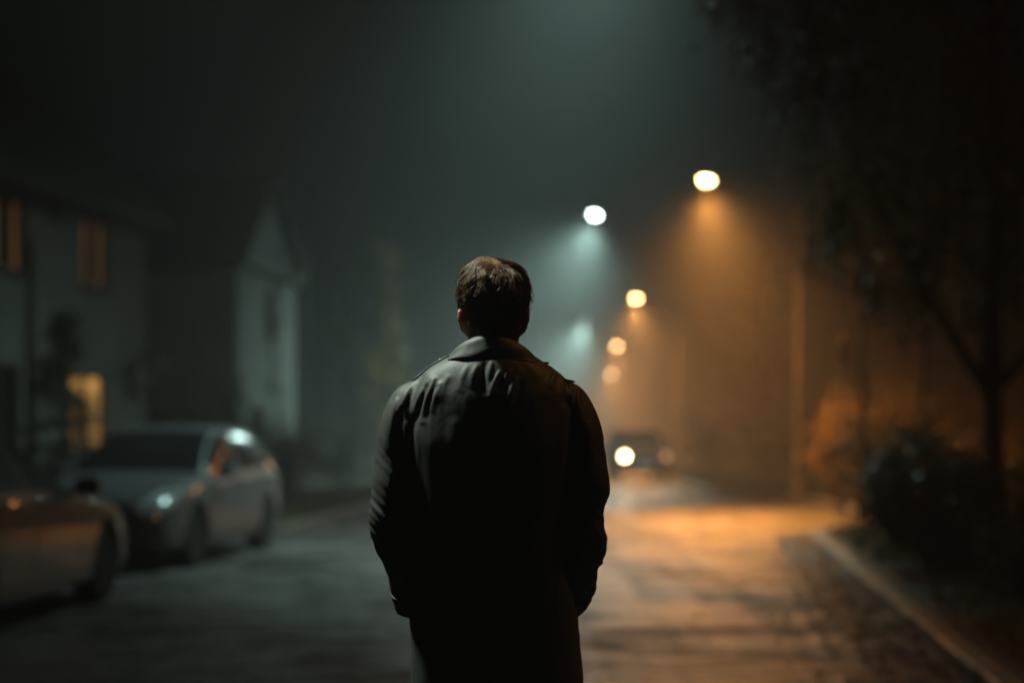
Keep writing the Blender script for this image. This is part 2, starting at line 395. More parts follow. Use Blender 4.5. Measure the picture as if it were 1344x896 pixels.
def window(parent, P, T, inw, a, b, c, d, lit=None, mull=1, label=None, depth=.10, sill=True):
    bright = lit is M['curtain_bright']
    """window in an opening: frame > pane, curtains, sill. T = wall direction"""
    o = bpy.data.objects.new
    R = Matrix(((T[0], inw[0], 0), (T[1], inw[1], 0), (0, 0, 1)))
    ctr = P((a + b) / 2); fw = .055; w, h = b - a, d - c
    def put(mb, s, dep, z, dx, dy, dz, bev=.006):
        q = (ctr[0] + T[0] * s + inw[0] * dep, ctr[1] + T[1] * s + inw[1] * dep, z)
        mb.box(q, (dx, dy, dz), R, bev=bev)
    mb = MB(); zc = (c + d) / 2
    for sgn in (-1, 1): put(mb, sgn * (w / 2 - fw / 2), depth - .03, zc, fw, .06, h)
    put(mb, 0, depth - .03, c + fw / 2, w - 2 * fw - .004, .06, fw); put(mb, 0, depth - .03, d - fw / 2, w - 2 * fw - .004, .06, fw)
    for k in range(mull): put(mb, -w / 2 + w * (k + 1) / (mull + 1), depth - .034, zc, .06, .05, h - 2 * fw - .004)
    fr = mb.build('window', M['frame'], parent)
    if label: fr['label'] = label
    mb = MB(); put(mb, 0, depth + .012, zc, w - .02, .008, h - .02, 0)
    if lit is None: mb.build('pane', M['misted_glass'], fr)
    else:
        mb.build('pane', lit if bright else M['glass'], fr)
        if not bright:
            for s_, w_ in ((-w * .27, w * .26), (w * .34, w * .16)):
                mb = MB(); n_ = 14
                for q in range(n_):
                    x = s_ - w_ / 2 + w_ * (q + .5) / n_; put(mb, x, depth + .002 - .003 * (q % 2), zc, w_ / n_ * 1.02, .004, h - .12, 0)
                mb.build('curtain', lit, fr, smooth=False)
    if sill:
        mb = MB(); put(mb, 0, -.035, c - .02, w + .12, .15, .04); mb.build('sill', M['concrete'], fr)
    return fr

# near white house: local x runs along the street front (0 at the far corner), y into the house
def house_near():
    t = empty('house', (-6.2, 25.0, 0), math.atan2(.971, .239), 'white rendered two storey house with lit curtains and dark overhanging roof', 'house')
    Lh, Dp, H, RH = 15.0, 8.2, 5.2, 3.7
    P = lambda s: (s, 0.); holes = [(-2.05, -1.22, 3.75, 4.82), (-4.5, -3.6, 3.75, 4.82), (-2.4, -1.3, 1.15, 2.38), (-4.6, -3.75, 1.15, 2.42), (-8.2, -7.3, 3.75, 4.82), (-11.5, -10.6, 3.75, 4.82), (-8.2, -7.3, 1.15, 2.42)]
    mb = MB(); wall_with_holes(mb, P, -Lh, 0, .1, H, holes, (0, 1), 0, 0)
    # other walls
    mb.add([(0, 0, .1), (0, Dp, .1), (0, Dp, H), (0, Dp / 2, H + RH - .25), (0, 0, H)], [(0, 1, 2, 3, 4)])
    mb.add([(-Lh, 0, .1), (-Lh, 0, H), (-Lh, Dp / 2, H + RH - .25), (-Lh, Dp, H), (-Lh, Dp, .1)], [(0, 1, 2, 3, 4)])
    mb.add([(-Lh, Dp, .1), (-Lh, Dp, H), (0, Dp, H), (0, Dp, .1)], [(0, 1, 2, 3)])
    mb.build('wall', M['plaster'], t, smooth=False)
    mb = MB(); mb.box((-Lh / 2, -.02, .3), (Lh + .02, .06, .42), bev=.01); mb.build('plinth', M['plaster_grey'], t)
    # roof: two slabs, rows of tile edges
    k = RH / (Dp / 2); ov = .34; a = math.atan(k); sl = (Dp / 2 + ov) / math.cos(a)
    mb = MB()
    for sg in (-1, 1):
        cy = Dp / 2 + sg * (Dp / 2 + ov) / 2; cz = H + RH - (Dp / 2 + ov) / 2 * k
        mb.box((-Lh / 2, cy, cz + .08), (Lh + .36, sl, .16), Matrix.Rotation(-sg * a, 3, 'X'))
        for r in range(int(sl / .33)):
            f = (r + .5) * .33 / sl; y = Dp / 2 + sg * (Dp / 2 + ov) * f; z = H + RH - (Dp / 2 + ov) * k * f + .205
            mb.box((-Lh / 2, y, z), (Lh + .34, .34, .03), Matrix.Rotation(-sg * (a - .06), 3, 'X'))
    rf = mb.build('roof', M['roof'], t, smooth=False)
    mb = MB(); mb.box((-5, Dp / 2 + .5, H + RH + .3), (.7, .6, 1.6), bev=.02); mb.box((-5, Dp / 2 + .5, H + RH + 1.13), (.82, .72, .08), bev=.02); mb.build('chimney', M['plaster_grey'], rf)
    mb = MB(); mb.box((-Lh / 2, -.16, H - .20), (Lh + .2, .30, .05)); mb.box((-Lh / 2, -.325, H - .22), (Lh + .3, .04, .22)); mb.build('eaves', M['wood_dark'], t, smooth=False)
    mb = MB(); mb.tube([(-Lh - .15, -.42, H - .24), (.15, -.42, H - .24)], .06, 10); mb.build('rain_gutter', M['dark_metal'], t)
    lits = [M['curtain'], M['curtain'], M['curtain_bright'], None, None, None, None]
    labs = ['upper window with dim orange curtains', 'upper window with dim orange curtains at the near end', 'bright orange ground floor window', 'dark ground floor window'] + [None] * 3
    for h, l, lb in zip(holes, lits, labs): window(t, P, (1, 0), (0, 1), *h, lit=l, label=lb, mull=1)
    mb = MB(); mb.box((-2.86, -.012, 4.72), (.24, .03, .3), bev=.01)
    for k_ in range(4): mb.box((-2.86, -.034, 4.62 + k_ * .065), (.19, .02, .02))
    mb.build('wall_vent', M['dark_metal'], t)
    return t
H1 = house_near()

def house_far():
    A = Vector((-6.5, 35.0)); T = Vector((.132, .991)); N_ = Vector((-.991, .132))
    # local x = along the gable (away from the camera), y = back from the street
    t = empty('house', (A.x, A.y, 0), math.atan2(T.y, T.x), 'pale gabled house with one narrow dark window in its lit end wall', 'house')
    W, Ln, H, RH = 4.95, 10.5, 5.7, 2.3
    P = lambda s: (s, 0.)
    hole = [(2.15, 3.0, 3.85, 5.15), (1.0, 2.0, .95, 2.2)]
    mb = MB(); wall_with_holes(mb, P, 0, W, .1, H, hole, (0, 1))
    mb.add([(0, 0, H), (W, 0, H), (W / 2, 0, H + RH - .10)], [(0, 1, 2)])
    mb.add([(W, 0, .1), (W, Ln, .1), (W, Ln, H), (W, 0, H)], [(0, 1, 2, 3)])
    mb.add([(W, Ln, .1), (0, Ln, .1), (0, Ln, H), (W / 2, Ln, H + RH - .15), (W, Ln, H)], [(0, 1, 2, 3, 4)])
    mb.build('gable_wall', M['plaster'], t, smooth=False)
    mb = MB(); wall_with_holes(mb, lambda s: (0., s), 0, Ln, .1, H, [(3.2, 4.1, 3.6, 4.8), (6.6, 7.5, 3.6, 4.8)], (1, 0))
    mb.build('side_wall', M['plaster_grey'], t, smooth=False)
    k = RH / (W / 2); ov = .42; a = math.atan(k); sl = (W / 2 + ov) / math.cos(a); mb = MB()
    for sg in (-1, 1):
        cx = W / 2 + sg * (W / 2 + ov) / 2; cz = H + RH - (W / 2 + ov) / 2 * k
        mb.box((cx, Ln / 2 - .02, cz + .07), (sl, Ln + .56, .13), Matrix.Rotation(sg * a, 3, 'Y'))
        for r in range(int(sl / .33)):
            f = (r + .5) * .33 / sl; x = W / 2 + sg * (W / 2 + ov) * f; z = H + RH - (W / 2 + ov) * k * f + .18
            mb.box((x, Ln / 2 - .02, z), (.34, Ln + .54, .03), Matrix.Rotation(sg * (a - .06), 3, 'Y'))
    mb.build('roof', M['roof'], t, smooth=False)
    mb = MB(); mb.box((W / 2, -.12, H - .06), (W + .3, .22, .26), bev=.01); mb.build('gable_band', M['wood_dark'], t)  # dark trim band, also standing in for shade under the roof overhang
    window(t, P, (1, 0), (0, 1), *hole[0], mull=0); window(t, P, (1, 0), (0, 1), *hole[1], mull=1)
    for s in ((3.2, 4.1, 3.6, 4.8), (6.6, 7.5, 3.6, 4.8)): window(t, lambda q: (0., q), (0, 1), (1, 0), *s, mull=1)
    return t
H2 = house_far()

# satellite dish and lantern on the corner of the near house (things that hang on the wall)
def on_wall(s, o, z):                      # along the wall, out from it, height
    q = H1_M @ Vector((s, -o, z)); return q
H1_M = Matrix.Translation((-6.2, 25, 0)) @ Matrix.Rotation(math.atan2(.971, .239), 4, 'Z')
t = empty('satellite_dish', on_wall(-.62, 0, 2.62), math.atan2(.971, .239), 'dark oval satellite dish fixed on the white house wall near its far corner', 'satellite dish')
mb = MB(); prof = []; rr = []
for r, y in ((.02, -.30), (.16, -.315), (.27, -.345), (.33, -.385), (.335, -.375), (.27, -.33), (.16, -.30), (.02, -.285)): prof.append((r, y))
mb.lathe(prof, 24, (0, 0, 0), 'y'); ds = mb.build('reflector', M['dark_metal'], t)
mb = MB(); mb.tube([(0, 0, -.12), (0, -.16, -.12), (0, -.29, -.02)], .022, 8); mb.tube([(0, -.33, -.2), (0, -.62, -.06)], .012, 6); mb.box((0, -.64, -.03), (.07, .1, .07), bev=.015); mb.build('bracket', M['post'], t)
t = empty('wall_lantern', on_wall(-.16, 0, 2.7), math.atan2(.971, .239), 'small pale wall lantern on the corner of the white house', 'lantern')
mb = MB(); mb.box((0, -.03, 0), (.09, .05, .2), bev=.01); mb.tube([(0, -.05, .05), (0, -.16, .08), (0, -.19, .12)], .014, 8); mb.build('bracket', M['dark_metal'], t)
mb = MB(); mb.lathe([(.03, -.2), (.085, -.17), (.10, 0), (.085, .1), (.03, .12)], 14, (0, -.19, 0)); mb.build('globe', mat('pale_glass', (.55, .65, .68), .25, emit=(.6, .85, .9), estr=.10), t)
# ------------------------------------------------------------------ the man
MAN = empty('person', (-.044, 3.55, .004), 0, 'man seen from behind in a long dark trench coat, hands in pockets', 'person')
M['skin'] = mat('skin', (.36, .18, .12), .5, var=.12, vscale=30, bump=.15, bscale=220)
M['skin'].node_tree.nodes['Principled BSDF'].inputs['Subsurface Weight'].default_value = .2
M['hair'] = mat('brown_hair', (.185, .096, .042), .42, var=.5, vscale=60, spec=.26)
def coatmat():
    m = mat('coat_gabardine', (.070, .068, .056), .58, spec=.42)
    N = m.node_tree.nodes; L = m.node_tree.links; b = N['Principled BSDF']
    tc = N.new('ShaderNodeTexCoord')
    n1 = N.new('ShaderNodeTexNoise'); n1.inputs['Scale'].default_value = 900; n1.inputs['Detail'].default_value = 2
    n2 = N.new('ShaderNodeTexNoise'); n2.inputs['Scale'].default_value = 34; n2.inputs['Detail'].default_value = 5
    mp = N.new('ShaderNodeMapping'); mp.inputs['Scale'].default_value = (1, 1, .45)
    L.new(tc.outputs['Object'], n1.inputs['Vector']); L.new(tc.outputs['Object'], mp.inputs['Vector']); L.new(mp.outputs['Vector'], n2.inputs['Vector'])
    b1 = N.new('ShaderNodeBump'); b1.inputs['Strength'].default_value = .25; b1.inputs['Distance'].default_value = .001
    b2 = N.new('ShaderNodeBump'); b2.inputs['Strength'].default_value = .30; b2.inputs['Distance'].default_value = .006
    L.new(n1.outputs['Fac'], b1.inputs['Height']); L.new(n2.outputs['Fac'], b2.inputs['Height']); L.new(b1.outputs['Normal'], b2.inputs['Normal']); L.new(b2.outputs['Normal'], b.inputs['Normal'])
    n3 = N.new('ShaderNodeTexNoise'); n3.inputs['Scale'].default_value = 7; r = N.new('ShaderNodeValToRGB')
    r.color_ramp.elements[0].color = (.047, .050, .041, 1); r.color_ramp.elements[1].color = (.073, .076, .063, 1)
    L.new(tc.outputs['Object'], n3.inputs['Vector']); L.new(n3.outputs['Fac'], r.inputs['Fac']); L.new(r.outputs['Color'], b.inputs['Base Color'])
    return m
M['coat'] = coatmat()
M['trousers'] = mat('dark_trousers', (.015, .015, .017), .8, var=.2, bump=.3, bscale=200)
M['leather'] = mat('black_leather', (.012, .011, .010), .35, var=.3, bump=.2, bscale=120)

# --- body: one continuous skin, union of tapered forms
mb = MB()
mb.ell((0, .005, 1.668), (.067, .094, .086), 28, 18)              # cranium
mb.ell((0, .045, 1.618), (.062, .066, .085), 24, 14)              # face
mb.ell((0, .075, 1.553), (.030, .030, .022), 14, 10)              # chin
mb.tube([(0, .098, 1.648), (0, .112, 1.620), (0, .120, 1.604), (0, .108, 1.596)], [.009, .011, .015, .012], 10)   # nose
mb.tube([(-.04, .094, 1.662), (0, .101, 1.658), (.04, .094, 1.662)], [.008, .010, .008], 8)                        # brow
mb.tube([(-.022, .098, 1.578), (0, .106, 1.578), (.022, .098, 1.578)], [.005, .008, .005], 8)                      # lips
mb.tube([(0, -.012, 1.40), (0, -.006, 1.50), (0, .004, 1.58), (0, .01, 1.63)], [.075, .063, .060, .062], 20)        # neck
for s in (-1, 1):                                                   # ears
    R = Matrix.Rotation(-s * math.radians(18), 3, 'Z') @ Matrix.Rotation(s * math.radians(7), 3, 'Y')
    mb.ell((s * .0745, .000, 1.612), (.0085, .017, .029), 14, 12, R=R)
    mb.tube([(s * .075, .010, 1.630), (s * .080, .000, 1.642), (s * .0835, -.012, 1.634), (s * .082, -.015, 1.614), (s * .0755, -.006, 1.594), (s * .070, .004, 1.586)], [.004, .0048, .0052, .005, .0052, .006], 10)
    mb.ell((s * .063, .008, 1.606), (.012, .02, .03), 10, 8)
def oval(z, rx, yb, yf, n=24, x0=0):
    return [(x0 + rx * math.cos(2 * PI * j / n), (yb + yf) / 2 + (yf - yb) / 2 * math.sin(2 * PI * j / n), z) for j in range(n)]
mb.loft([oval(.86, .15, -.10, .10), oval(.95, .165, -.12, .11), oval(1.10, .15, -.10, .10), oval(1.28, .165, -.11, .11), oval(1.38, .165, -.10, .10), oval(1.44, .13, -.075, .08), oval(1.47, .07, -.06, .06)])
for s in (-1, 1):
    mb.tube([(s * .085, 0, .92), (s * .095, .0, .70), (s * .10, .01, .50), (s * .105, -.005, .32), (s * .11, -.02, .10), (s * .112, -.02, .05)], [.085, .078, .055, .052, .038, .036], 14)
    mb.tube([(s * .112, -.05, .045), (s * .12, .03, .045), (s * .128, .13, .03)], [.03, .034, .022], 10)
    mb.tube([(s * .15, 0, 1.405), (s * .19, -.005, 1.30), (s * .213, -.015, 1.14), (s * .205, .02, 1.03), (s * .187, .055, .93)], [.052, .045, .037, .034, .026], 12)
    mb.tube([(s * .187, .055, .93), (s * .178, .068, .885), (s * .172, .074, .85)], [(.022, .026), (.017, .036), (.014, .034)], 12)     # palm
    for k, (dy, ln) in enumerate(((.030, .060), (.010, .070), (-.010, .066), (-.029, .052))):                           # fingers, curled a little in the pocket
        b0 = Vector((s * .171, .074 + dy, .852)); p1 = b0 + Vector((-s * .006, .004, -ln * .45)); p2 = p1 + Vector((-s * .014, .008, -ln * .33)); p3 = p2 + Vector((-s * .014, .004, -ln * .2))
        mb.tube([b0 + Vector((0, 0, .012)), b0, p1, p2, p3], [.0085, .009, .0085, .0078, .0062], 8)
    q = Vector((s * .178, .098, .895)); mb.tube([q, q + Vector((-s * .012, .022, -.026)), q + Vector((-s * .022, .028, -.052))], [.012, .0105, .008], 8)   # thumb
body = mb.build('body', M['skin'], MAN)
bake(body, [('REMESH', dict(mode='VOXEL', voxel_size=.0045, use_smooth_shade=True)), ('SMOOTH', dict(iterations=6, factor=.5))])
for s in (-1, 1):
    mb = MB(); mb.ell((s * .031, .0905, 1.640), (.0115, .0115, .0115), 14, 10); mb.build('eye', mat('eye', (.6, .58, .55), .15, var=.05), MAN)

# --- coat: torso and both sleeves, remeshed into one cloth surface, then folds pressed in
mb = MB()
TR = [  # z, left, right, back, front
 (1.540, -.082, .078, -.084, .072), (1.524, -.114, .106, -.098, .082), (1.504, -.148, .134, -.110, .092), (1.483, -.177, .160, -.119, .100), (1.460, -.199, .183, -.126, .106),
 (1.430, -.213, .200, -.136, .114), (1.38, -.214, .200, -.146, .125), (1.30, -.210, .193, -.156, .135), (1.20, -.206, .188, -.157, .138), (1.10, -.205, .187, -.155, .138),
 (1.00, -.205, .193, -.153, .142), (.92, -.203, .200, -.152, .148), (.84, -.199, .206, -.151, .152), (.75, -.199, .214, -.150, .158), (.60, -.199, .220, -.149, .165), (.47, -.200, .224, -.149, .170)]
rings = []
TS = [[smooth_interp(z, [(r[0], r[k]) for r in TR]) for k in range(1, 5)] for z in np.linspace(TR[0][0], TR[-1][0], 150)]
for z, (xl, xr, yb, yf) in zip(np.linspace(TR[0][0], TR[-1][0], 150), TS):
    z = float(z)
    ring = []
    for j in range(64):
        a = 2 * PI * j / 64; c, s_ = math.cos(a), math.sin(a); p = 2.1 + .45 * min(1, max(0, (1.54 - z) / .22))
        q = (abs(c) ** p + abs(s_) ** p) ** (-1 / p); c *= q; s_ *= q
        ring.append(((xr if c > 0 else -xl) * c, (yf if s_ > 0 else -yb) * s_, z))
    rings.append(ring)
mb.loft(rings)
SL = {-1: [((-.150, .0, 1.425), .066), ((-.178, -.004, 1.392), .079), ((-.200, -.008, 1.34), .077), ((-.213, -.014, 1.26), .073), ((-.226, -.020, 1.19), .068), ((-.233, -.020, 1.125), .063),
           ((-.222, -.004, 1.075), .059), ((-.208, .018, 1.03), .056), ((-.200, .042, .98), .052), ((-.194, .060, .935), .049), ((-.192, .068, .921), .048)],
      1: [((.135, .0, 1.425), .066), ((.160, -.004, 1.395), .076), ((.184, -.008, 1.34), .077), ((.198, -.014, 1.26), .073), ((.209, -.018, 1.215), .069), ((.204, -.018, 1.172), .061),
          ((.204, -.012, 1.127), .060), ((.214, .000, 1.080), .061), ((.200, .020, 1.025), .054), ((.196, .040, .978), .050), ((.176, .062, .928), .046), ((.174, .066, .920), .045)]}
for s in (-1, 1):
    kk = np.linspace(0, len(SL[s]) - 1, 60); ch = lambda g: [smooth_interp(q, list(enumerate(g))) for q in kk]
    cx, cy_, cz, cr_ = ch([p[0] for p, r in SL[s]]), ch([p[1] for p, r in SL[s]]), ch([p[2] for p, r in SL[s]]), ch([r for p, r in SL[s]])
    mb.tube(list(zip(cx, cy_, cz)), [(r, r * 1.02) for r in cr_], 36)
coat = mb.build('coat', M['coat'], MAN)
bake(coat, [('REMESH', dict(mode='VOXEL', voxel_size=.0040, use_smooth_shade=True)), ('SMOOTH', dict(iterations=10, factor=.5))])
me = coat.data; nv = len(me.vertices)
co = np.empty(nv * 3, np.float32); me.vertices.foreach_get('co', co); co = co.reshape(-1, 3).astype(float)
no = np.empty(nv * 3, np.float32); me.vertices.foreach_get('normal', no); no = no.reshape(-1, 3).astype(float)
def px(x, y): return ((x - 648) / 547., 1.33 + (578 - y) / 547.)       # measured on the photograph at the man's distance
FO = [  # x0,y0,x1,y1 (picture measures of each crease), width m, amplitude m
 (568, 500, 544, 552, .0075, .0085), (573, 502, 556, 560, .0070, .0085), (580, 508, 567, 545, .0075, .0065), (545, 505, 528, 548, .0085, .0085), (556, 497, 536, 540, .008, -.006),
 (563, 512, 549, 566, .007, -.0070), (576, 512, 560, 556, .007, -.0065), (590, 500, 578, 530, .010, .0045), (523, 528, 519, 580, .0075, .0075), (531, 540, 525, 598, .008, -.008),
 (516, 533, 512, 600, .010, .005), (614, 488, 606, 520, .009, .0045), (627, 486, 621, 515, .008, .005), (637, 484, 640, 522, .008, -.006), (646, 482, 642, 520, .007, .005),
 (656, 494, 645, 528, .0065, .0075), (664, 492, 656, 520, .007, -.006), (668, 492, 659, 512, .0065, .006), (677, 502, 668, 536, .0075, .0085), (684, 508, 676, 545, .008, -.006),
 (690, 482, 712, 500, .010, .004), (728, 492, 722, 516, .008, .0065), (735, 495, 746, 528, .0075, .008), (741, 503, 748, 545, .007, -.007), (748, 503, 753, 543, .007, .008), (757, 512, 762, 560, .008, .007),
 (752, 520, 756, 580, .008, -.007), (770, 560, 778, 620, .012, .006), (538, 560, 534, 700, .012, .006), (552, 560, 548, 760, .016, .005), (739, 540, 742, 740, .014, .006), (600, 560, 590, 860, .022, .004),
 (690, 560, 700, 880, .022, .004), (648, 520, 650, 890, .004, -.002)]
disp = np.zeros(nv); back = np.clip(-no[:, 1] * 2.2 + .25, 0, 1) * (co[:, 1] < .03)
X, Z = co[:, 0], co[:, 2]
for x0, y0, x1, y1, w, a in FO:
    (ax, az), (bx, bz) = px(x0, y0), px(x1, y1)
    ux, uz = bx - ax, bz - az; l2 = ux * ux + uz * uz
    t_ = ((X - ax) * ux + (Z - az) * uz) / l2; tc_ = np.clip(t_, 0, 1)
    bow = .0035 * np.sin(np.clip(t_, 0, 1) * PI)
    d = np.hypot(X - ax - ux * tc_ + bow, Z - az - uz * tc_)
    ww = w * (.72 + .65 * tc_)
    disp += .62 * a * np.exp(-(d / ww) ** 2) * np.sin(np.clip(tc_ * .8 + .2, 0, 1) * PI) ** .6 * back
# soft vertical drape lower down, cross wrinkles on the sleeves
for i in range(nv):
    x, y, z = co[i]
    low = min(1, max(0, (1.32 - z) / .35))
    n1 = noise.noise(Vector((x * 11, y * 11, z * 1.3 + 5))); n2 = noise.noise(Vector((x * 24 + 3, y * 24, z * 4.0)))
    disp[i] += low * .0045 * n1 + .0018 * n2
    sl = min(1, max(0, (abs(x + .006) - .198) / .02)) * (1 if z < 1.33 else 0)
    if sl > 0:
        n3 = noise.noise(Vector((x * 16 + 20, y * 9, z * 30 - abs(x) * 38)))
        n4 = noise.noise(Vector((x * 10 - 7, y * 10, z * 62 + x * 55)))
        e = math.exp(-((z - 1.10) / .09) ** 2) + .7 * math.exp(-((z - .97) / .05) ** 2)
        disp[i] += sl * (.0045 * n3 + .0035 * n4) * (.35 + e)
co += no * disp[:, None]
me.vertices.foreach_set('co', co.astype(np.float32).ravel()); me.update()

# shoulder seam ridges and collar
def collar():
    n = 72; inner = []; rows = []
    for j in range(n + 1):
        th = -PI * .5 + (j / n - .5) * 2 * PI * .93          # -90deg = centre back
        c, s = math.cos(th), math.sin(th)
        bk = max(0, -s); fr = max(0, s); sd = abs(c)
        lean = .004 * c
        # profile from inner foot, up the stand, over the roll, down the fall
        top = 1.574 - .052 * (1 - bk) ** 1.6 - (.008 * max(0, c) - .002 * max(0, -c))
        pts = [(.062, 1.515), (.063, 1.545), (.066, top - .008), (.071, top), (.078, top - .004)]
        fl_z = 1.5195 - .028 * (1 - bk) ** 2.2 - (.012 * max(0, c)) + .0015 * math.sin(7 * th)
        fl_r = .093 + .031 * sd ** 1.3 + .014 * fr
        for k in range(1, 8):
            f = k / 7; r = .078 + (fl_r - .078) * (f ** .62); z = (top - .004) + (fl_z - top + .004) * (f ** 1.25)
            r += .0022 * math.sin(f * 9 + 3 * th) * f + .0015 * noise.noise(Vector((th * 6, f * 5, 1)))
            pts.append((r, z))
        rows.append([(r * 1.0 * c + lean, (r * (1.02 if s < 0 else 1.08)) * s - .004, z) for r, z in pts])
    mb = MB(); mb.loft(rows, closed=False)
    o = mb.build('collar', M['coat'], coat, angle=0)
    bake(o, [('SUBSURF', dict(levels=1, render_levels=1)), ('SOLIDIFY', dict(thickness=.0035, offset=-1.0))])
    return o
collar()
def backpoint(x, z):
    d = (co[:, 0] - x) ** 2 + (co[:, 2] - z) ** 2 + np.where(co[:, 1] > .06, 1, 0); return Vector(co[int(np.argmin(d))])
def top_z(x, y):
    d = (co[:, 0] - x) ** 2 + (co[:, 1] - y) ** 2 + np.where(co[:, 2] < 1.33, 1, 0) + np.where(no[:, 2] < .05, 1, 0); k = np.argsort(d)[:6]
    return float(co[k, 2].mean())
for s, tipx, lift in ((-1, -.195, .0), (1, .196, .006)):             # shoulder straps
    rows = []; x0 = s * .095
    for i in range(15):
        f = i / 14; x = x0 + (tipx - x0) * f; w = .026 * (1 if f < .9 else 1 - (f - .9) * 5.)
        cy = -.008
        row = []
        for j in range(7):
            y = cy + (j / 6 - .5) * 2 * w
            row.append((x, y, top_z(x, y) + .0008 + lift * f ** 3))
        rows.append(row)
    mb = MB(); mb.loft(rows, closed=False); o = mb.build('epaulette', M['coat'], coat, angle=0)
    bake(o, [('SMOOTH', dict(iterations=2, factor=.4)), ('SOLIDIFY', dict(thickness=.0028, offset=1.))])
    bt = MB(); q = Vector((x0 + s * .03, -.008, top_z(x0 + s * .03, -.008) + .002)); bt.lathe([(.002, .003), (.007, .0025), (.009, 0), (.002, -.004)], 14, q); bt.build('button', M['black_plastic'], o)
for s in (-1, 1):                                                      # cuff straps
    (p, r), (p0, r0) = SL[s][-2], SL[s][-3]
    mb = MB(); a = Vector(p) * .35 + Vector(p0) * .65; b = Vector(p) * .8 + Vector(p0) * .2
    mb.tube([a, a * .9 + b * .1, a * .1 + b * .9, b], [r0 + .0005, r0 + .0035, r + .0035, r + .0005], 28)
    mb.build('cuff_strap', M['coat'], coat)
mb = MB()                                                              # trousers and shoes below the hem
mb.loft([oval(1.0, .168, -.12, .115), oval(.9, .172, -.128, .115), oval(.84, .172, -.12, .11)])
for s in (-1, 1):
    mb.tube([(s * .085, 0, .90), (s * .097, .0, .70), (s * .102, .008, .48), (s * .106, -.006, .28), (s * .110, -.015, .10), (s * .112, -.012, .055)], [.092, .092, .074, .072, .066, .07], 20)
bake(mb.build('trousers', M['trousers'], MAN), [('REMESH', dict(mode='VOXEL', voxel_size=.008, use_smooth_shade=True)), ('SMOOTH', dict(iterations=4, factor=.5))])
for s in (-1, 1):
    rows = []
    for y, w, h in ((-.105, .022, .05), (-.095, .034, .085), (-.04, .037, .09), (.02, .041, .075), (.08, .046, .058), (.13, .044, .046), (.165, .030, .034), (.175, .014, .022)):
        rows.append([(s * .115 + (y * .08 * s) + w * math.cos(2 * PI * j / 16), y, max(.0, h / 2 + h / 2 * math.sin(2 * PI * j / 16))) for j in range(16)])
    mb = MB(); mb.loft(rows); mb.build('shoe', M['leather'], MAN)

# --- hair: wavy locks growing from the crown over a close cap
HC = Vector((0, .004, 1.664)); HR = Vector((.0715, .0985, .0915))
def scalp(v):                                                         # direction -> surface point and normal
    rz = HR.z if v.z > 0 else .150                                    # the nape runs on down into the neck
    d = Vector((v.x / HR.x, v.y / HR.y, v.z / rz)); d.normalize()
    p = Vector((d.x * HR.x, d.y * HR.y, d.z * rz)); nrm = Vector((d.x / HR.x, d.y / HR.y, d.z / rz)).normalized()
    if p.z < 0 and p.y < 0: p.y *= 1 - .16 * min(1, -p.z / .09)
    if p.z < -.015: p.x *= 1 - .13 * min(1, (-.015 - p.z) / .04)
    return HC + p, nrm
def is_hair(p):
    r = p - HC
    if r.z > .045: return r.y < .085
    if r.y > .055: return False
    if abs(r.x) > .05 and r.z < -.034 and r.y > -.020: return False
    lim = -.088 if r.y < -.02 else (-.05 if r.y < .02 else -.012)
    return r.z > lim
CROWN = Vector((.012, -.052, .078))
def strand(root, seedk, length, nseg, lift, wave, side):
    pts = []; p, nm = scalp(root - HC); st = length / nseg
    off_ = Vector((0, 0, 0))
    for k in range(nseg + 1):
        f = k / nseg
        q, nm = scalp(p - HC)
        h = .001 + lift * math.sin(min(1, f * 1.15) * PI * .62)
        pts.append(q + nm * h)
        away = (q - HC) - CROWN; away -= nm * away.dot(nm)
        if away.length < 1e-4: away = Vector((side, -.2, 0))
        away.normalize()
        down = Vector((side * .55, -.12, -1.)); down -= nm * down.dot(nm)
        topw = max(0, min(1, ((q - HC).z - .02) / .06))
        dirn = away * .55 + down * (1.0 - .55 * topw)
        tang = nm.cross(dirn).normalized()
        dirn = dirn.normalized() + tang * (wave * math.sin(f * 5.0 + seedk * 6.28) + .25 * (seedk - .5))
        p = q + dirn.normalized() * st
    return pts
locks = []; tries = 0
while len(locks) < 460 and tries < 30000:
    tries += 1
    v = Vector((random.gauss(0, 1), random.gauss(0, 1), random.gauss(0, 1))).normalized()
    p, nm = scalp(Vector((v.x * HR.x, v.y * HR.y, v.z * HR.z)))
    if not is_hair(p): continue
    rel = p - HC
    if rel.z < .0 and random.random() < .25: continue
    locks.append((p, rel))
SV = []; SF = []; vb = 0
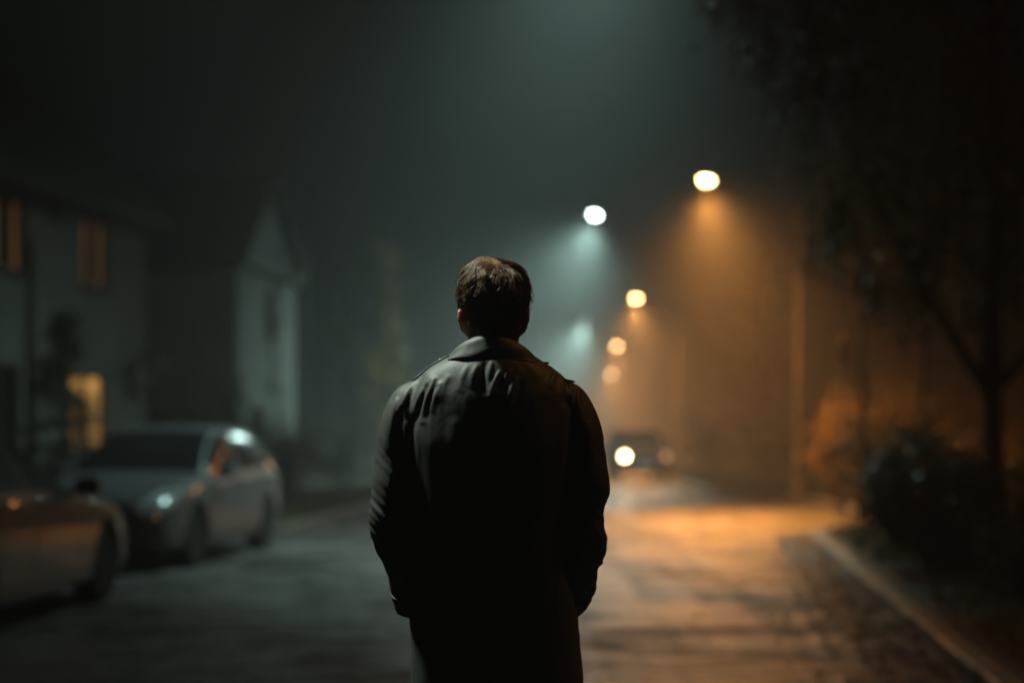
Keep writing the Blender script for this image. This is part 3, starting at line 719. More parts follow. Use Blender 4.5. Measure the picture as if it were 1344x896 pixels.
for p, rel in locks:
    topw = max(0, min(1, (rel.z + .005) / .075))
    big = random.random()
    L_ = (.026 + .040 * topw) * random.uniform(.8, 1.25); lift = (.0060 + .0095 * topw) * random.uniform(.45, 1.45)
    if abs(rel.x) > .05: lift *= .9
    if rel.z > .07 and abs(rel.x - .006) < .010: lift *= .45             # the parting
    ns = 46 if topw > .2 else 24; seed = random.random(); wv = (.25 + .55 * topw) * random.uniform(.5, 1.2); nseg = 9
    side = (1 if rel.x > .006 else -1) * (.35 + .65 * topw)
    g = strand(p, seed, L_, nseg, lift, wv, side)
    sp = .0125 if topw > .2 else .0095
    for s_ in range(ns):
        jit = Vector((random.gauss(0, 1), random.gauss(0, 1), random.gauss(0, 1))) * sp * .75
        r0, nm = scalp(p + jit - HC); 
        lenf = random.uniform(.8, 1.06); stray = 1 if random.random() > .10 else 3.2
        ph = random.random() * 6.28; wob = random.uniform(.0002, .0011) * stray
        base = r0 - g[0]; m_ = nseg + 1; cl = random.uniform(.62, .92)
        pts = []
        for k in range(m_):
            f = k / nseg * lenf * nseg; i0 = min(nseg - 1, int(f)); q = g[i0].lerp(g[i0 + 1], f - i0)
            fr = k / nseg
            c_ = base * (1 - cl * fr ** .8) + Vector((math.sin(ph + fr * 6), math.cos(ph * 1.7 + fr * 5), math.sin(ph * .6 + fr * 4))) * wob * (1 + 3 * fr)
            pts.append(q + c_)
        rad = random.uniform(.00042, .00070)
        for k in range(m_):
            tdir = (pts[min(k + 1, m_ - 1)] - pts[max(k - 1, 0)]).normalized()
            a = tdir.cross(Vector((.3, .5, .81))).normalized(); b = tdir.cross(a); r = rad * (1 - .75 * (k / nseg) ** 2)
            for j in range(3):
                an = 2.094 * j; w_ = pts[k] + (a * math.cos(an) + b * math.sin(an)) * r; SV.append((w_.x, w_.y, w_.z))
        for k in range(nseg):
            for j in range(3):
                a0 = vb + k * 3 + j; a1 = vb + k * 3 + (j + 1) % 3; SF.append((a0, a1, a1 + 3, a0 + 3))
        vb += m_ * 3
hair = fast_mesh('hair', np.array(SV), np.array(SF), M['hair'], MAN, smooth=True)
# close cap under the locks
rings = []
for i in range(22):
    ring = []
    for j in range(48):
        a = 2 * PI * j / 48; ph = PI * (i + .15) / 24
        v = Vector((math.sin(ph) * math.cos(a), math.sin(ph) * math.sin(a), math.cos(ph)))
        p, nm = scalp(Vector((v.x * HR.x, v.y * HR.y, v.z * HR.z)))
        ring.append(tuple(p + nm * (.0035 if is_hair(p) else -.012)))
    rings.append(ring)
mb = MB(); mb.loft(rings, caps=True); mb.build('hair_cap', M['hair'], hair, angle=0)
# ------------------------------------------------------------------ cars
class Car:
    def __init__(s, spec): s.k = spec
    def sec(s, x):
        k = s.k; zt = smooth_interp(x, k['top']); zb = smooth_interp(x, k['bot']); zl = smooth_interp(x, k['belt']); W = smooth_interp(x, k['w']); Wr = smooth_interp(x, k['wr'])
        zl = min(zl, zt - .015); r = min(.05, (zt - zl) * .35); Wr = min(Wr, W - .035)
        up = max(0, zt - zl - r)
        return [(0, zb), (W - .12, zb), (W - .025, zb + .06), (W, zb + (zl - zb) * .35), (W, zb + (zl - zb) * .68), (W - .012, zl - .06 * min(1, (zl - zb) / .4)), (W - .045, zl),
                ((W - .045) * .46 + Wr * .54 + .02 * min(1, up / .3), zl + up * .55), (Wr, zt - r), (Wr * .78, zt - r * .28), (0, zt)]
    def S(s, x, v):
        sg = 1
        if v > 10: v = 20 - v; sg = -1
        p = s.sec(x); i = min(9, int(v)); t = v - i
        def g(j):
            if j < 0: return (-p[1][0], p[1][1])
            if j > 10: return (-p[9][0], p[9][1])
            return p[j]
        a, b, c, d = g(i - 1), g(i), g(i + 1), g(i + 2)
        def cr(k):
            m1 = (c[k] - a[k]) * .38; m2 = (d[k] - b[k]) * .38
            return (2 * t**3 - 3 * t * t + 1) * b[k] + (t**3 - 2 * t * t + t) * m1 + (-2 * t**3 + 3 * t * t) * c[k] + (t**3 - t * t) * m2
        return Vector((x, sg * cr(0), cr(1)))
    def nrm(s, x, v):
        e = .012; a = s.S(x + e, v) - s.S(x - e, v); b = s.S(x, min(19.99, v + .05)) - s.S(x, max(.01, v - .05))
        n = b.cross(a)
        return -n.normalized() if n.length > 1e-9 else Vector((0, 0, 1))
    def patch(s, mb, x0, x1, v0, v1, nx=10, nv=8, off_=.004, shape=None, mi=0):
        rows = []
        for i in range(nx + 1):
            row = []
            for j in range(nv + 1):
                x = x0 + (x1 - x0) * i / nx; fv = j / nv
                if shape: x, fv = shape(i / nx, fv)
                v = v0 + (v1 - v0) * fv
                n = s.nrm(x, v); c = s.S(x, v); mid = Vector((c.x * .9, 0, .7))
                if n.dot(c - mid) < 0: n = -n
                row.append(tuple(c + n * off_))
            rows.append(row)
        mb.loft(rows, closed=False, mi=mi)
WAGON = dict(top=[(2.27, .58), (2.24, .68), (2.1, .79), (1.6, .91), (1.1, .97), (.98, .99), (.5, 1.25), (.08, 1.44), (-.4, 1.51), (-1.1, 1.50), (-1.75, 1.43), (-2.0, 1.35), (-2.2, 1.10), (-2.27, .84)],
    belt=[(2.27, .52), (2.1, .70), (1.5, .83), (.9, .90), (-1.4, .95), (-2.1, .94), (-2.27, .74)], bot=[(2.27, .30), (2.0, .22), (0, .20), (-2.0, .24), (-2.27, .34)],
    w=[(2.27, .58), (2.2, .73), (2.0, .82), (1.5, .875), (0, .885), (-1.5, .875), (-2.0, .82), (-2.2, .74), (-2.27, .62)], wr=[(2.27, .5), (2.0, .66), (1.3, .74), (.95, .73), (.1, .60), (-1., .585), (-1.9, .56), (-2.27, .52)],
    ax=(1.36, -1.32), wheel=.315, side=[(-.22, .66), (-1.02, -.30), (-1.78, -1.10)], ws=(.07, .95), rw=(-2.19, -1.92), x0=-2.27, x1=2.27)
SALOON = dict(top=[(2.2, .52), (2.17, .62), (2.0, .735), (1.5, .86), (1.0, .945), (.84, .965), (.42, 1.17), (.0, 1.335), (-.5, 1.40), (-1.0, 1.36), (-1.35, 1.22), (-1.65, 1.06), (-1.75, 1.01), (-2.15, .97), (-2.25, .80)],
    belt=[(2.2, .48), (2.0, .66), (1.5, .80), (.9, .885), (-1.4, .94), (-2.1, .92), (-2.25, .72)], bot=[(2.2, .28), (1.95, .21), (0, .19), (-2.0, .24), (-2.25, .34)],
    w=[(2.2, .56), (2.12, .72), (1.9, .81), (1.45, .86), (0, .87), (-1.5, .86), (-2.0, .80), (-2.2, .72), (-2.25, .62)], wr=[(2.2, .46), (1.95, .64), (1.2, .72), (.9, .71), (.05, .58), (-1., .56), (-1.7, .62), (-2.25, .54)],
    ax=(1.32, -1.28), wheel=.31, side=[(-.22, .56), (-.98, -.30)], ws=(.0, .82), rw=(-1.64, -1.08), x0=-2.25, x1=2.2)
UTILITY = dict(top=[(2.2, .78), (2.17, .92), (2.05, 1.03), (1.6, 1.10), (1.15, 1.14), (1.02, 1.17), (.65, 1.48), (.35, 1.68), (-.2, 1.76), (-1.2, 1.75), (-1.85, 1.68), (-2.05, 1.5), (-2.18, 1.15), (-2.25, .9)],
    belt=[(2.2, .70), (2.05, .92), (1.5, 1.02), (.9, 1.08), (-1.4, 1.12), (-2.1, 1.08), (-2.25, .82)], bot=[(2.2, .36), (2.0, .28), (0, .27), (-2.0, .30), (-2.25, .38)],
    w=[(2.2, .66), (2.12, .82), (1.9, .88), (1.5, .92), (0, .93), (-1.5, .92), (-2.0, .88), (-2.2, .82), (-2.25, .7)], wr=[(2.2, .58), (2.0, .72), (1.3, .78), (1.0, .78), (.35, .68), (-1., .67), (-2., .64), (-2.25, .6)],
    ax=(1.36, -1.34), wheel=.37, side=[(-.15, .74), (-1.0, -.24), (-1.85, -1.1)], ws=(.36, .99), rw=(-2.15, -1.93), x0=-2.25, x1=2.2)
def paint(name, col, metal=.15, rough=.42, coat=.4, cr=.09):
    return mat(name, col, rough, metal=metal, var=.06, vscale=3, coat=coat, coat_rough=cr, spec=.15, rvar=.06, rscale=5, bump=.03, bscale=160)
M['lamp_clear'] = mat('clear_lamp_glass', (.25, .27, .28), .14, metal=.3, spec=.6, coat=.5, coat_rough=.05, var=.3, vscale=18)
M['lamp_red'] = mat('red_lamp_glass', (.18, .008, .006), .1, coat=1., coat_rough=.03, var=.2, vscale=20)
M['seam'] = mat('panel_gap', (.004, .004, .004), .8, var=.2)
def make_car(spec, name, label, loc, rz, pm, lights=None, plate=True, group=None):
    t = empty(name, loc, rz, label, 'car', group); C = Car(spec)
    xs = np.r_[np.linspace(spec['x0'], spec['x0'] + .35, 10)[:-1], np.linspace(spec['x0'] + .35, spec['x1'] - .35, 62)[:-1], np.linspace(spec['x1'] - .35, spec['x1'], 10)]
    vv = np.r_[np.linspace(0, 10, 34), 20 - np.linspace(0, 10, 34)[1:-1][::-1]]
    mb = MB(); mb.loft([[tuple(C.S(x, v)) for v in vv] for x in xs])
    body = mb.build('body', [pm, M['black_plastic']], t, angle=0)
    # wheel arches are really cut out of the body
    r = spec['wheel']; cut = MB()
    for ax in spec['ax']:
        for sg in (-1, 1):
            cut.lathe([(r + .055, sg * .62 if sg > 0 else -1.1), (r + .055, 1.1 if sg > 0 else -.62)], 36, (ax, 0, r + .015), 'y')
    cm = cut.mesh('cut'); cm.materials.append(pm); cm.materials.append(M['black_plastic']); cm.polygons.foreach_set('material_index', [1] * len(cm.polygons))
    co_ = bpy.data.objects.new('cutter', cm); COL.objects.link(co_)
    co_.parent = t
    bpy.context.view_layer.update()
    bake(body, [('BOOLEAN', dict(operation='DIFFERENCE', object=co_, solver='EXACT'))])
    bpy.data.objects.remove(co_); bpy.data.meshes.remove(cm)
    try: body.data.set_sharp_from_angle(angle=math.radians(32))
    except Exception: pass
    # glazing
    mb = MB(); C.patch(mb, *spec['ws'], 8.14, 11.86, 14, 20); mb.build('windscreen', M['misted_glass' if lights else 'glass'], t, angle=0)
    mb = MB(); C.patch(mb, *spec['rw'], 8.2, 11.8, 8, 18); mb.build('rear_window', M['glass'], t, angle=0)
    for a, b in spec['side']:
        for m_ in (0, 1):
            mb = MB(); v0, v1 = (6.25, 7.82) if not m_ else (13.75, 12.18)
            C.patch(mb, a, b, v0, v1, 12, 8); mb.build('side_window', M['wet_glass' if spec is SALOON else 'glass'], t, angle=0)
    # panel gaps, sills, handles
    for m_ in (0, 1):
        mb = MB(); V = (lambda v: v) if not m_ else (lambda v: 20 - v)
        doors = [spec['side'][0][1] + .18, spec['side'][0][0] - .03, spec['side'][1][0] + .02]
        for x in doors: C.patch(mb, x - .006, x + .006, V(2.2), V(6.0), 1, 14, .002)
        C.patch(mb, doors[2], doors[0], V(2.16), V(2.24), 20, 1, .002)
        mb.build('door_gap', M['seam'], t, angle=0)
        for x in (doors[1] + .13, doors[2] + .13):
            p = C.S(x, V(5.35)); mb = MB(); mb.box((p.x, p.y + (.014 if not m_ else -.014), p.z), (.19, .03, .032), bev=.012); mb.build('door_handle', pm, t)
        mb = MB(); C.patch(mb, spec['ax'][1] + r + .07, spec['ax'][0] - r - .07, V(1.3), V(2.35), 12, 6, .004); mb.build('sill', M['black_plastic'], t, angle=0)
    # lamps
    xf, xr = spec['x1'], spec['x0']
    for i, m_ in enumerate((0, 1)):
        V = (lambda v: v) if not m_ else (lambda v: 20 - v)
        mb = MB(); C.patch(mb, xf - .36, xf - .035, V(5.0), V(8.2), 10, 8, .006)
        hl = mb.build('headlight', M['lamp_clear'], t, angle=0)
        if lights:
            p = C.S(xf - .06, V(6.2)); mb = MB(); mb.lathe([(.003, .0), (.075, .0), (.085, .02), (.07, .035), (.003, .04)], 18, (p.x + .02, p.y * .9, p.z - .0), 'x')
            mb.build('bulb', lights[i], hl)
        mb = MB(); C.patch(mb, xr + .03, xr + .26, V(4.2), V(6.5), 8, 8, .006); mb.build('tail_light', M['lamp_red'], t, angle=0)
    z0 = smooth_interp(xf, spec['bot']); zt = smooth_interp(xf, spec['top'])
    g = MB(); g.box((xf + .004, 0, zt - .05), (.03, .86, .09), bev=.01)
    for k in range(3): g.box((xf + .022, 0, zt - .085 + k * .032), (.012, .80, .010))
    g.box((xf + .004, 0, z0 + .05), (.03, .80, .10), bev=.01); g.build('grille', M['black_plastic'], t)
    if plate:
        mb = MB(); mb.box((xf + .026, 0, (z0 + zt) / 2 - .01), (.012, .52, .11), bev=.004); mb.build('number_plate', M['plate_white'], t)
    for sg in (-1, 1):
        xm = spec['side'][0][1] + .02; p = C.S(xm, 6.1); y = p.y + .13
        rows = []
        for k, (q, w, h) in enumerate(((-.10, .03, .03), (-.085, .06, .055), (0, .075, .075), (.07, .065, .068), (.10, .03, .035))):
            rows.append([(xm + w * .8 * math.cos(2 * PI * j / 14), sg * (y + q), p.z + .075 + h * math.sin(2 * PI * j / 14)) for j in range(14)])
        mb = MB(); mb.loft(rows); mb.tube([(xm, sg * (p.y - .03), p.z + .0), (xm, sg * (y - .05), p.z + .04)], .02, 8); mb.build('mirror', pm if 'dark' not in label else M['black_plastic'], t)
    for ax in spec['ax']:
        for sg in (-1, 1):
            w = empty('wheel', (ax, sg * (smooth_interp(ax, spec['w']) - .125), r)); w.parent = t; w.rotation_euler = (0, random.uniform(0, 1), 0)
            if sg < 0: w.rotation_euler = (0, 0, PI)
            mb = MB(); mb.lathe([(r * .64, -.10), (r * .9, -.105), (r * .985, -.085), (r, -.05), (r, .05), (r * .985, .085), (r * .9, .105), (r * .64, .10)], 40, axis='y'); mb.build('tyre', M['rubber'], w)
            mb = MB(); mb.lathe([(r * .66, .085), (r * .62, .092), (r * .58, .06), (r * .57, -.08)], 32, axis='y', caps=False); mb.lathe([(.002, .04), (r * .2, .045), (r * .22, .07), (.002, .078)], 16, axis='y')
            for k in range(10):
                a = 2 * PI * k / 10; mb.box((math.cos(a) * r * .4, .062, math.sin(a) * r * .4), (r * .42, .02, r * .11), Matrix.Rotation(-a, 3, 'Y'), bev=.006)
            mb.lathe([(.002, .0), (r * .6, .0), (r * .6, -.02), (.002, -.02)], 24, axis='y', mi=1)
            mb.build('rim', [M['rim'], M['dark_metal']], w)
    return t
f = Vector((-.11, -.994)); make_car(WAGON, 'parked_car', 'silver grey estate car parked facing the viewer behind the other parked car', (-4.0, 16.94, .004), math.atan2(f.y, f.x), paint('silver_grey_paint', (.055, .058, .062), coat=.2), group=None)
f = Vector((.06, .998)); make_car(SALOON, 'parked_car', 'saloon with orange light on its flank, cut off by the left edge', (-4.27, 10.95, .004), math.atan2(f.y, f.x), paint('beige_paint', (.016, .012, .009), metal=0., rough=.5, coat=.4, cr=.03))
HL_ON = mat('headlight_on', (.8, .8, .7), .2, emit=(1., .80, .42), estr=42.); HL_DIM = mat('headlight_dim', (.6, .4, .25), .2, emit=(1., .45, .2), estr=1.8)
make_car(UTILITY, 'approaching_car', 'dark off road car far down the street with one headlight blazing', (4.2, 50.0, .004), math.radians(-87), paint('dark_grey_paint', (.02, .022, .025), rough=.65, coat=.0), lights=(HL_DIM, HL_ON))
# ------------------------------------------------------------------ vegetation
def leaves(name, C, size, mats, weights, parent, droop=0., flat=0., aspect=.5):
    n = len(C); u, w = frames(n, flat)
    if droop > 0:
        u = u * (1 - droop) + np.array([0, 0, -1.]) * droop; u /= np.linalg.norm(u, axis=1, keepdims=True)
        w = np.cross(u, unit(n)); w /= np.linalg.norm(w, axis=1, keepdims=True)
    s = rng.uniform(.6, 1.25, (n, 1)) * size
    mi = rng.choice(len(mats), size=n, p=np.array(weights) / sum(weights)) if not callable(weights) else weights(C)
    return quads(name, C, u * s, w * s * aspect, mats, parent, mi)
def bush(loc, size, n, leaf, mats, weights, label, name='bush', cat='bush', group=None, lobes=9, seed=1, gap=.34, base=0.1):
    r_ = random.Random(seed); t = empty(name, loc, r_.uniform(0, 6), label, cat, group)
    sx, sy, sz = size; L_ = []
    for i in range(lobes):
        a = r_.uniform(0, 2 * PI); q = r_.random() ** .5 * .72
        L_.append((math.cos(a) * q * sx, math.sin(a) * q * sy, sz * r_.uniform(.22, .82) * (1 - .45 * q), r_.uniform(.32, .55)))
    P = []
    while len(P) < n:
        x, y, z, k = r_.choice(L_); d = Vector((r_.gauss(0, 1), r_.gauss(0, 1), r_.gauss(0, 1))).normalized() * (r_.random() ** .42)
        p = Vector((x + d.x * k * sx, y + d.y * k * sy, z + d.z * k * sz * .62))
        if p.z < .04 or noise.noise(p * (2.6 / max(.5, sx)) + Vector((seed * 3.1, 0, 0))) < gap - .5: continue
        P.append(p)
    for i in range(n // 40):                                     # stray shoots breaking the outline
        x, y, z, k = r_.choice(L_); d = Vector((r_.gauss(0, 1), r_.gauss(0, 1), abs(r_.gauss(0, 1)) + .3)).normalized()
        for j in range(7):
            q = 1 + j * .06; P.append(Vector((x + d.x * k * sx * q, y + d.y * k * sy * q, z + d.z * k * sz * .66 * q)) + Vector((r_.gauss(0, .015), r_.gauss(0, .015), r_.gauss(0, .015))))
    leaves('foliage', np.array([tuple(p) for p in P]), leaf, mats, weights, t)
    mb = MB()
    for x, y, z, k in L_:
        mb.tube([(x * .15, y * .15, -base), (x * .5, y * .5, z * .5), (x, y, z + k * sz * .3)], [.022, .016, .006], 6)
    mb.build('stem', M['twig'], t)
    return t
D, Md, Y_, O_, R_, W_ = (M[k] for k in ('leaf_dark', 'leaf_mid', 'leaf_yellow', 'leaf_orange', 'leaf_red', 'leaf_wet'))
# near right: wet evergreen shrubs behind the kerb
for i, (x, y, sx, sz, n, lb) in enumerate([
    (3.95, 13.6, .62, 1.25, 3600, 'wet dark shrub nearest the kerb, left front of the clump below the tree fork'),
    (4.75, 12.6, .80, 1.40, 4200, 'broad wet evergreen shrub at the foot of the forked tree'),
    (5.5, 13.8, .85, 1.55, 3600, 'wet shrub cut by the right edge beside the forked tree'),
    (4.4, 11.4, .62, .85, 3000, 'low wet shrub in front of the evergreen clump on the leaf covered verge'),
    (4.45, 15.6, .75, 1.45, 3200, 'dark shrub behind the clump of wet evergreens')]):
    bush((x, y, .11), (sx * 1.1, sx * 1.1, sz), int(n * 1.9), .036, [D, W_, Y_], [.62, .32, .06], lb, 'evergreen_shrub', 'shrub', seed=20 + i, lobes=10)
# by the side street: shrubs rim lit by the orange lamp
for i, (x, y, sx, sz, n, mats, wt, lb) in enumerate([
    (6.02 + .95, 26.7, 1.05, 2.15, 5200, [D, Md, O_], [.7, .2, .1], 'tall dark rounded bush at the corner of the side street'),
    (6.35, 28.6, .75, 2.1, 3200, [O_, Y_, Md], [.5, .3, .2], 'autumn bush with orange lamplight put into its leaf colour, beside the dark rounded bush'),  # orange leaf mix carries the lamplit rim of the dark bush
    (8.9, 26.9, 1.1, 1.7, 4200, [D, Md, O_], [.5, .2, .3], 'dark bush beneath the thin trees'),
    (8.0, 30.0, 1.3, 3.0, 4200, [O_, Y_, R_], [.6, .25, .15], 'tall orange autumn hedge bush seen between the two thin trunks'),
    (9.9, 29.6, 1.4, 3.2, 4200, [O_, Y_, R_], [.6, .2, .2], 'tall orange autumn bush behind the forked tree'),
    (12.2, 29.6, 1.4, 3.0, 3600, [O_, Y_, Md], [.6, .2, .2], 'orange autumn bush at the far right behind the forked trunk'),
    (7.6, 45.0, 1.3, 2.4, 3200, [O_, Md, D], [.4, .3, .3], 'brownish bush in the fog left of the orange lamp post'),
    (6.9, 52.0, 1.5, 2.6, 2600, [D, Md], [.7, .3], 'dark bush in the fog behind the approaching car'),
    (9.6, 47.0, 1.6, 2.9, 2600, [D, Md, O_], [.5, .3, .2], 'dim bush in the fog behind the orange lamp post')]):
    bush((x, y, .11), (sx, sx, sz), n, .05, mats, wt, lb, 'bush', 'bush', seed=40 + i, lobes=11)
# left: garden shrubs along the fronts of the houses
for i, (x, y, sx, sz, n, mats, wt, lb) in enumerate([
    (-6.9, 27.2, 1.0, 2.3, 3200, [D, Md], [.8, .2], 'dark garden shrub against the corner of the white house'),
    (-6.6, 30.0, 1.1, 2.5, 3400, [D, Md], [.75, .25], 'dark garden bush in front of the gabled house, left of its lit wall'),
    (-5.75, 31.6, .95, 2.7, 3200, [D, Md, Y_], [.6, .3, .1], 'green bush directly below the narrow window of the gabled house'),
    (-5.1, 33.2, .9, 2.1, 2600, [Md, D, Y_], [.5, .4, .1], 'green bush at the right end of the gabled house'),
    (-4.5, 30.4, .62, 1.75, 2200, [Md, Y_, O_], [.5, .35, .15], 'shrub with yellow light put into its leaf colour, on the verge right of the estate car'),  # yellow light painted in through the leaf mix
    (-4.2, 37.5, 1.0, 1.9, 2400, [D, Md, Y_], [.5, .35, .15], 'low dim bush in the fog beyond the yellowish shrub'),
    (-6.95, 22.6, .62, 1.5, 2000, [D, Md, O_], [.7, .2, .1], 'small shrub under the bright orange window'),
    (-7.55, 19.4, .7, 1.2, 2200, [D, Md], [.8, .2], 'low dark shrub at the foot of the wooden post')]):
    bush((x, y, .11), (sx, sx, sz), n, .042, mats, wt, lb, 'garden_bush', 'bush', seed=70 + i, lobes=9)
# young conifer and the wooden post in front of the white house
t = empty('wooden_post', (-6.62, 20.35, .1), 0, 'tall dark wooden post in front of the white house', 'post')
mb = MB(); mb.tube([(0, 0, -.2), (0, 0, 2), (.02, 0, 3.9)], [.085, .078, .07], 12); mb.build('pole', M['wood_dark'], t)
mb = MB(); mb.lathe([(.075, 3.88), (.095, 3.9), (.09, 3.94), (.02, 4.02)], 12); mb.build('cap', M['dark_metal'], t)
def conifer(loc, h, r, n, label):
    t = empty('conifer', loc, 0, label, 'tree'); P = []; bk = []
    mb = MB(); mb.tube([(0, 0, -.1), (.02, 0, h * .5), (0, .02, h)], [.05, .035, .008], 8); rr = random.Random(3)
    for k in range(130):
        f = rr.random() ** .8; z = .35 + f * (h - .4); a = rr.uniform(0, 6.28); ln = r * (1 - f) ** .8 * rr.uniform(.6, 1.1) + .08
        tip = Vector((math.cos(a) * ln, math.sin(a) * ln, z - .18 * ln)); mb.tube([(0, 0, z), tuple(tip * .5 + Vector((0, 0, z * .5 + .05))), tuple(tip)], [.010, .007, .003], 5)
        for j in range(n // 130):
            q = rr.random() ** .7; p = Vector((0, 0, z)).lerp(tip, q); P.append((p.x + rr.gauss(0, .05), p.y + rr.gauss(0, .05), p.z - abs(rr.gauss(0, .06))))
    mb.build('trunk', M['bark'], t)
    leaves('crown', np.array(P), .05, [D, W_], [.8, .2], t, droop=.25, aspect=.2)
    return t
conifer((-6.02, 19.9, .11), 3.05, .9, 9000, 'dark young conifer beside the wooden post')

# --- the large drooping tree over the right of the picture
def big_tree():
    T = Vector((4.57, 14.0, .1)); t = empty('tree', T, 0, 'large dark tree with a forked trunk and drooping foliage filling the upper right', 'tree')
    mb = MB(); mb.tube([(0.02, 0, -.15), (.0, 0, .1), (-.01, 0, .9), (-.02, 0, 1.55), (-.03, .02, 1.9), (-.02, .05, 2.6), (.05, .1, 3.6), (.0, .15, 5.2), (.1, .2, 7.6)], [.15, .115, .098, .095, .115, .085, .07, .05, .02], 14)
    mb.build('trunk', M['bark'], t)
    rr = random.Random(11)
    limbs = [([(-.03, 0, 1.66), (-.22, -.02, 1.92), (-.50, -.05, 2.35), (-.80, -.1, 2.80), (-1.25, -.2, 3.6), (-1.7, -.2, 4.6)], .062), ([(-.01, 0, 1.70), (.16, .02, 1.88), (.36, .05, 2.10), (.62, .1, 2.6), (1.0, .2, 3.5), (1.4, .3, 4.6)], .058),
             ([(0, .05, 2.6), (-.3, .35, 3.2), (-.8, .8, 4.1), (-1.4, 1.2, 5.2)], .04), ([(.03, .1, 3.2), (.3, -.4, 3.9), (.6, -1.0, 5.0)], .04), ([(0, .1, 3.6), (-.5, -.5, 4.6), (-1.2, -1.1, 5.9)], .038),
             ([(.05, .1, 3.8), (.8, .7, 5.0), (1.5, 1.2, 6.2)], .036), ([(0, .15, 4.8), (-.8, .2, 5.8), (-2.0, .1, 6.6)], .034), ([(0, .15, 5.0), (.5, -.2, 6.2), (.9, -.5, 7.4)], .03)]
    for p, r in limbs:
        mb = MB(); k = len(p); mb.tube(p, [r * (1 - .75 * i / (k - 1)) for i in range(k)], 9); mb.build('branch', M['bark'], t)
    # crown envelope in local metres: left limit and lower limit
    zx = [2.1, 2.5, 2.75, 3.0, 3.35, 3.7, 4.25, 4.75, 5.4, 6.2, 7.2, 8.2]; lx = [-.55, -1.0, -1.25, -1.52, -1.62, -1.70, -1.84, -2.25, -2.6, -2.9, -2.4, -1.0]
    C = []; tw = MB(); red = []
    for i in range(2500):
        z = 2.4 + rr.random() ** .8 * 5.8; xl = float(np.interp(z, zx, lx)); xr = min(3.2, -xl + .4)
        x = rr.uniform(xl, xr)
        y = rr.gauss(0, .95); y = max(-2.2, min(2.2, y))
        if noise.noise(Vector((x * .9, y * .9, z * .8 + 3))) < -.16 and rr.random() < .8: continue
        ln = rr.uniform(.25, .95) * (1.25 if x < xl + .9 else .8)
        zl = 2.18 + .30 * math.sin(x * 2.1 + 1) + (.35 if x < -1.0 else 0) + rr.gauss(0, .12)
        if x > .2: zl -= .05
        sx, sy = rr.gauss(0, .12), rr.gauss(0, .12); nl = int(ln / .038)
        last = None
        for j in range(nl):
            f = j / max(1, nl - 1); px_, py_, pz = x + sx * math.sin(f * 1.4), y + sy * math.sin(f * 1.4), z + .08 * math.sin(f * 3) - ln * f
            if pz < zl or px_ < float(np.interp(pz, zx, lx)) - .06 + .1 * rr.random(): continue
            for q in range(2): C.append((px_ + rr.gauss(0, .03), py_ + rr.gauss(0, .03), pz + rr.gauss(0, .02)))
            last = (px_, py_, pz)
        if last and rr.random() < .5: tw.tube([(x, y, z), (x + sx * .6, y + sy * .6, (z + last[2]) / 2), last], [.005, .004, .002], 4)
    tw.build('twig', M['twig'], t)
    C = np.array(C)
    def pick(C):
        k = rng.choice(4, size=len(C), p=[.52, .30, .11, .07])
        nz_ = np.array([noise.noise(Vector((c[0] * 1.1, c[1] * 1.1, c[2] * .9))) for c in C]); redz = (C[:, 0] > -.75) & (C[:, 2] > 4.4) & (nz_ > .12) & (C[:, 1] < .5)
        k = np.where(redz & (rng.random(len(C)) < .7), 4, k); return k
    leaves('crown', C, .040, [D, Md, W_, Y_, R_], pick, t, droop=.45, aspect=.42)
big_tree()
def small_tree(loc, h, trunk_r, z0, crown, n, mats, wt, label, seed, leaf=.05, name='tree'):
    rr = random.Random(seed); t = empty(name, loc, 0, label, 'tree')
    mb = MB(); mb.tube([(0, 0, -.15), (.02, 0, h * .3), (-.03, .02, h * .6), (.02, 0, h)], [trunk_r * 1.25, trunk_r, trunk_r * .7, trunk_r * .2], 10)
    P = []
    for k in range(26):
        f = rr.random(); z = z0 + f * (h - z0); a = rr.uniform(0, 6.28); ln = crown * (1 - .6 * f) * rr.uniform(.5, 1.1)
        tip = Vector((math.cos(a) * ln, math.sin(a) * ln, z + ln * .55)); mb.tube([(0, 0, z), tuple(tip)], [.018, .005], 5)
        for j in range(n // 26):
            q = .3 + .7 * rr.random() ** .6; p = Vector((0, 0, z)).lerp(tip, q); P.append((p.x + rr.gauss(0, .13), p.y + rr.gauss(0, .13), p.z + rr.gauss(0, .16)))
    mb.build('trunk', M['bark'], t)
    leaves('crown', np.array(P), leaf, mats, wt, t, droop=.2)
    return t
small_tree((6.05, 24.0 + 1.6, .11), 6.8, .075, 3.3, 1.3, 4200, [D, Md, Y_], [.6, .3, .1], 'thin straight tree at the side street, left of two slender trunks', 5)
small_tree((7.05, 25.4, .11), 7.0, .085, 3.2, 1.4, 4200, [D, Md, Y_], [.65, .25, .1], 'thin tree, right of two slender trunks behind the big crown', 6)
small_tree((-3.35, 40.0, .11), 6.5, .06, 1.4, .95, 1500, [Y_, O_, Md], [.5, .3, .2], 'slender sparse yellowing tree in the fog left of the man', 8)
small_tree((-6.4, 58.0, .11), 8.5, .14, 2.2, 2.2, 3000, [D, Md], [.7, .3], 'dim tree far off in the fog on the left side', 9)
small_tree((10.5, 62.0, .11), 9.0, .15, 2.4, 2.6, 3200, [D, Md], [.7, .3], 'dim tree far off in the fog behind the lamp row', 10)
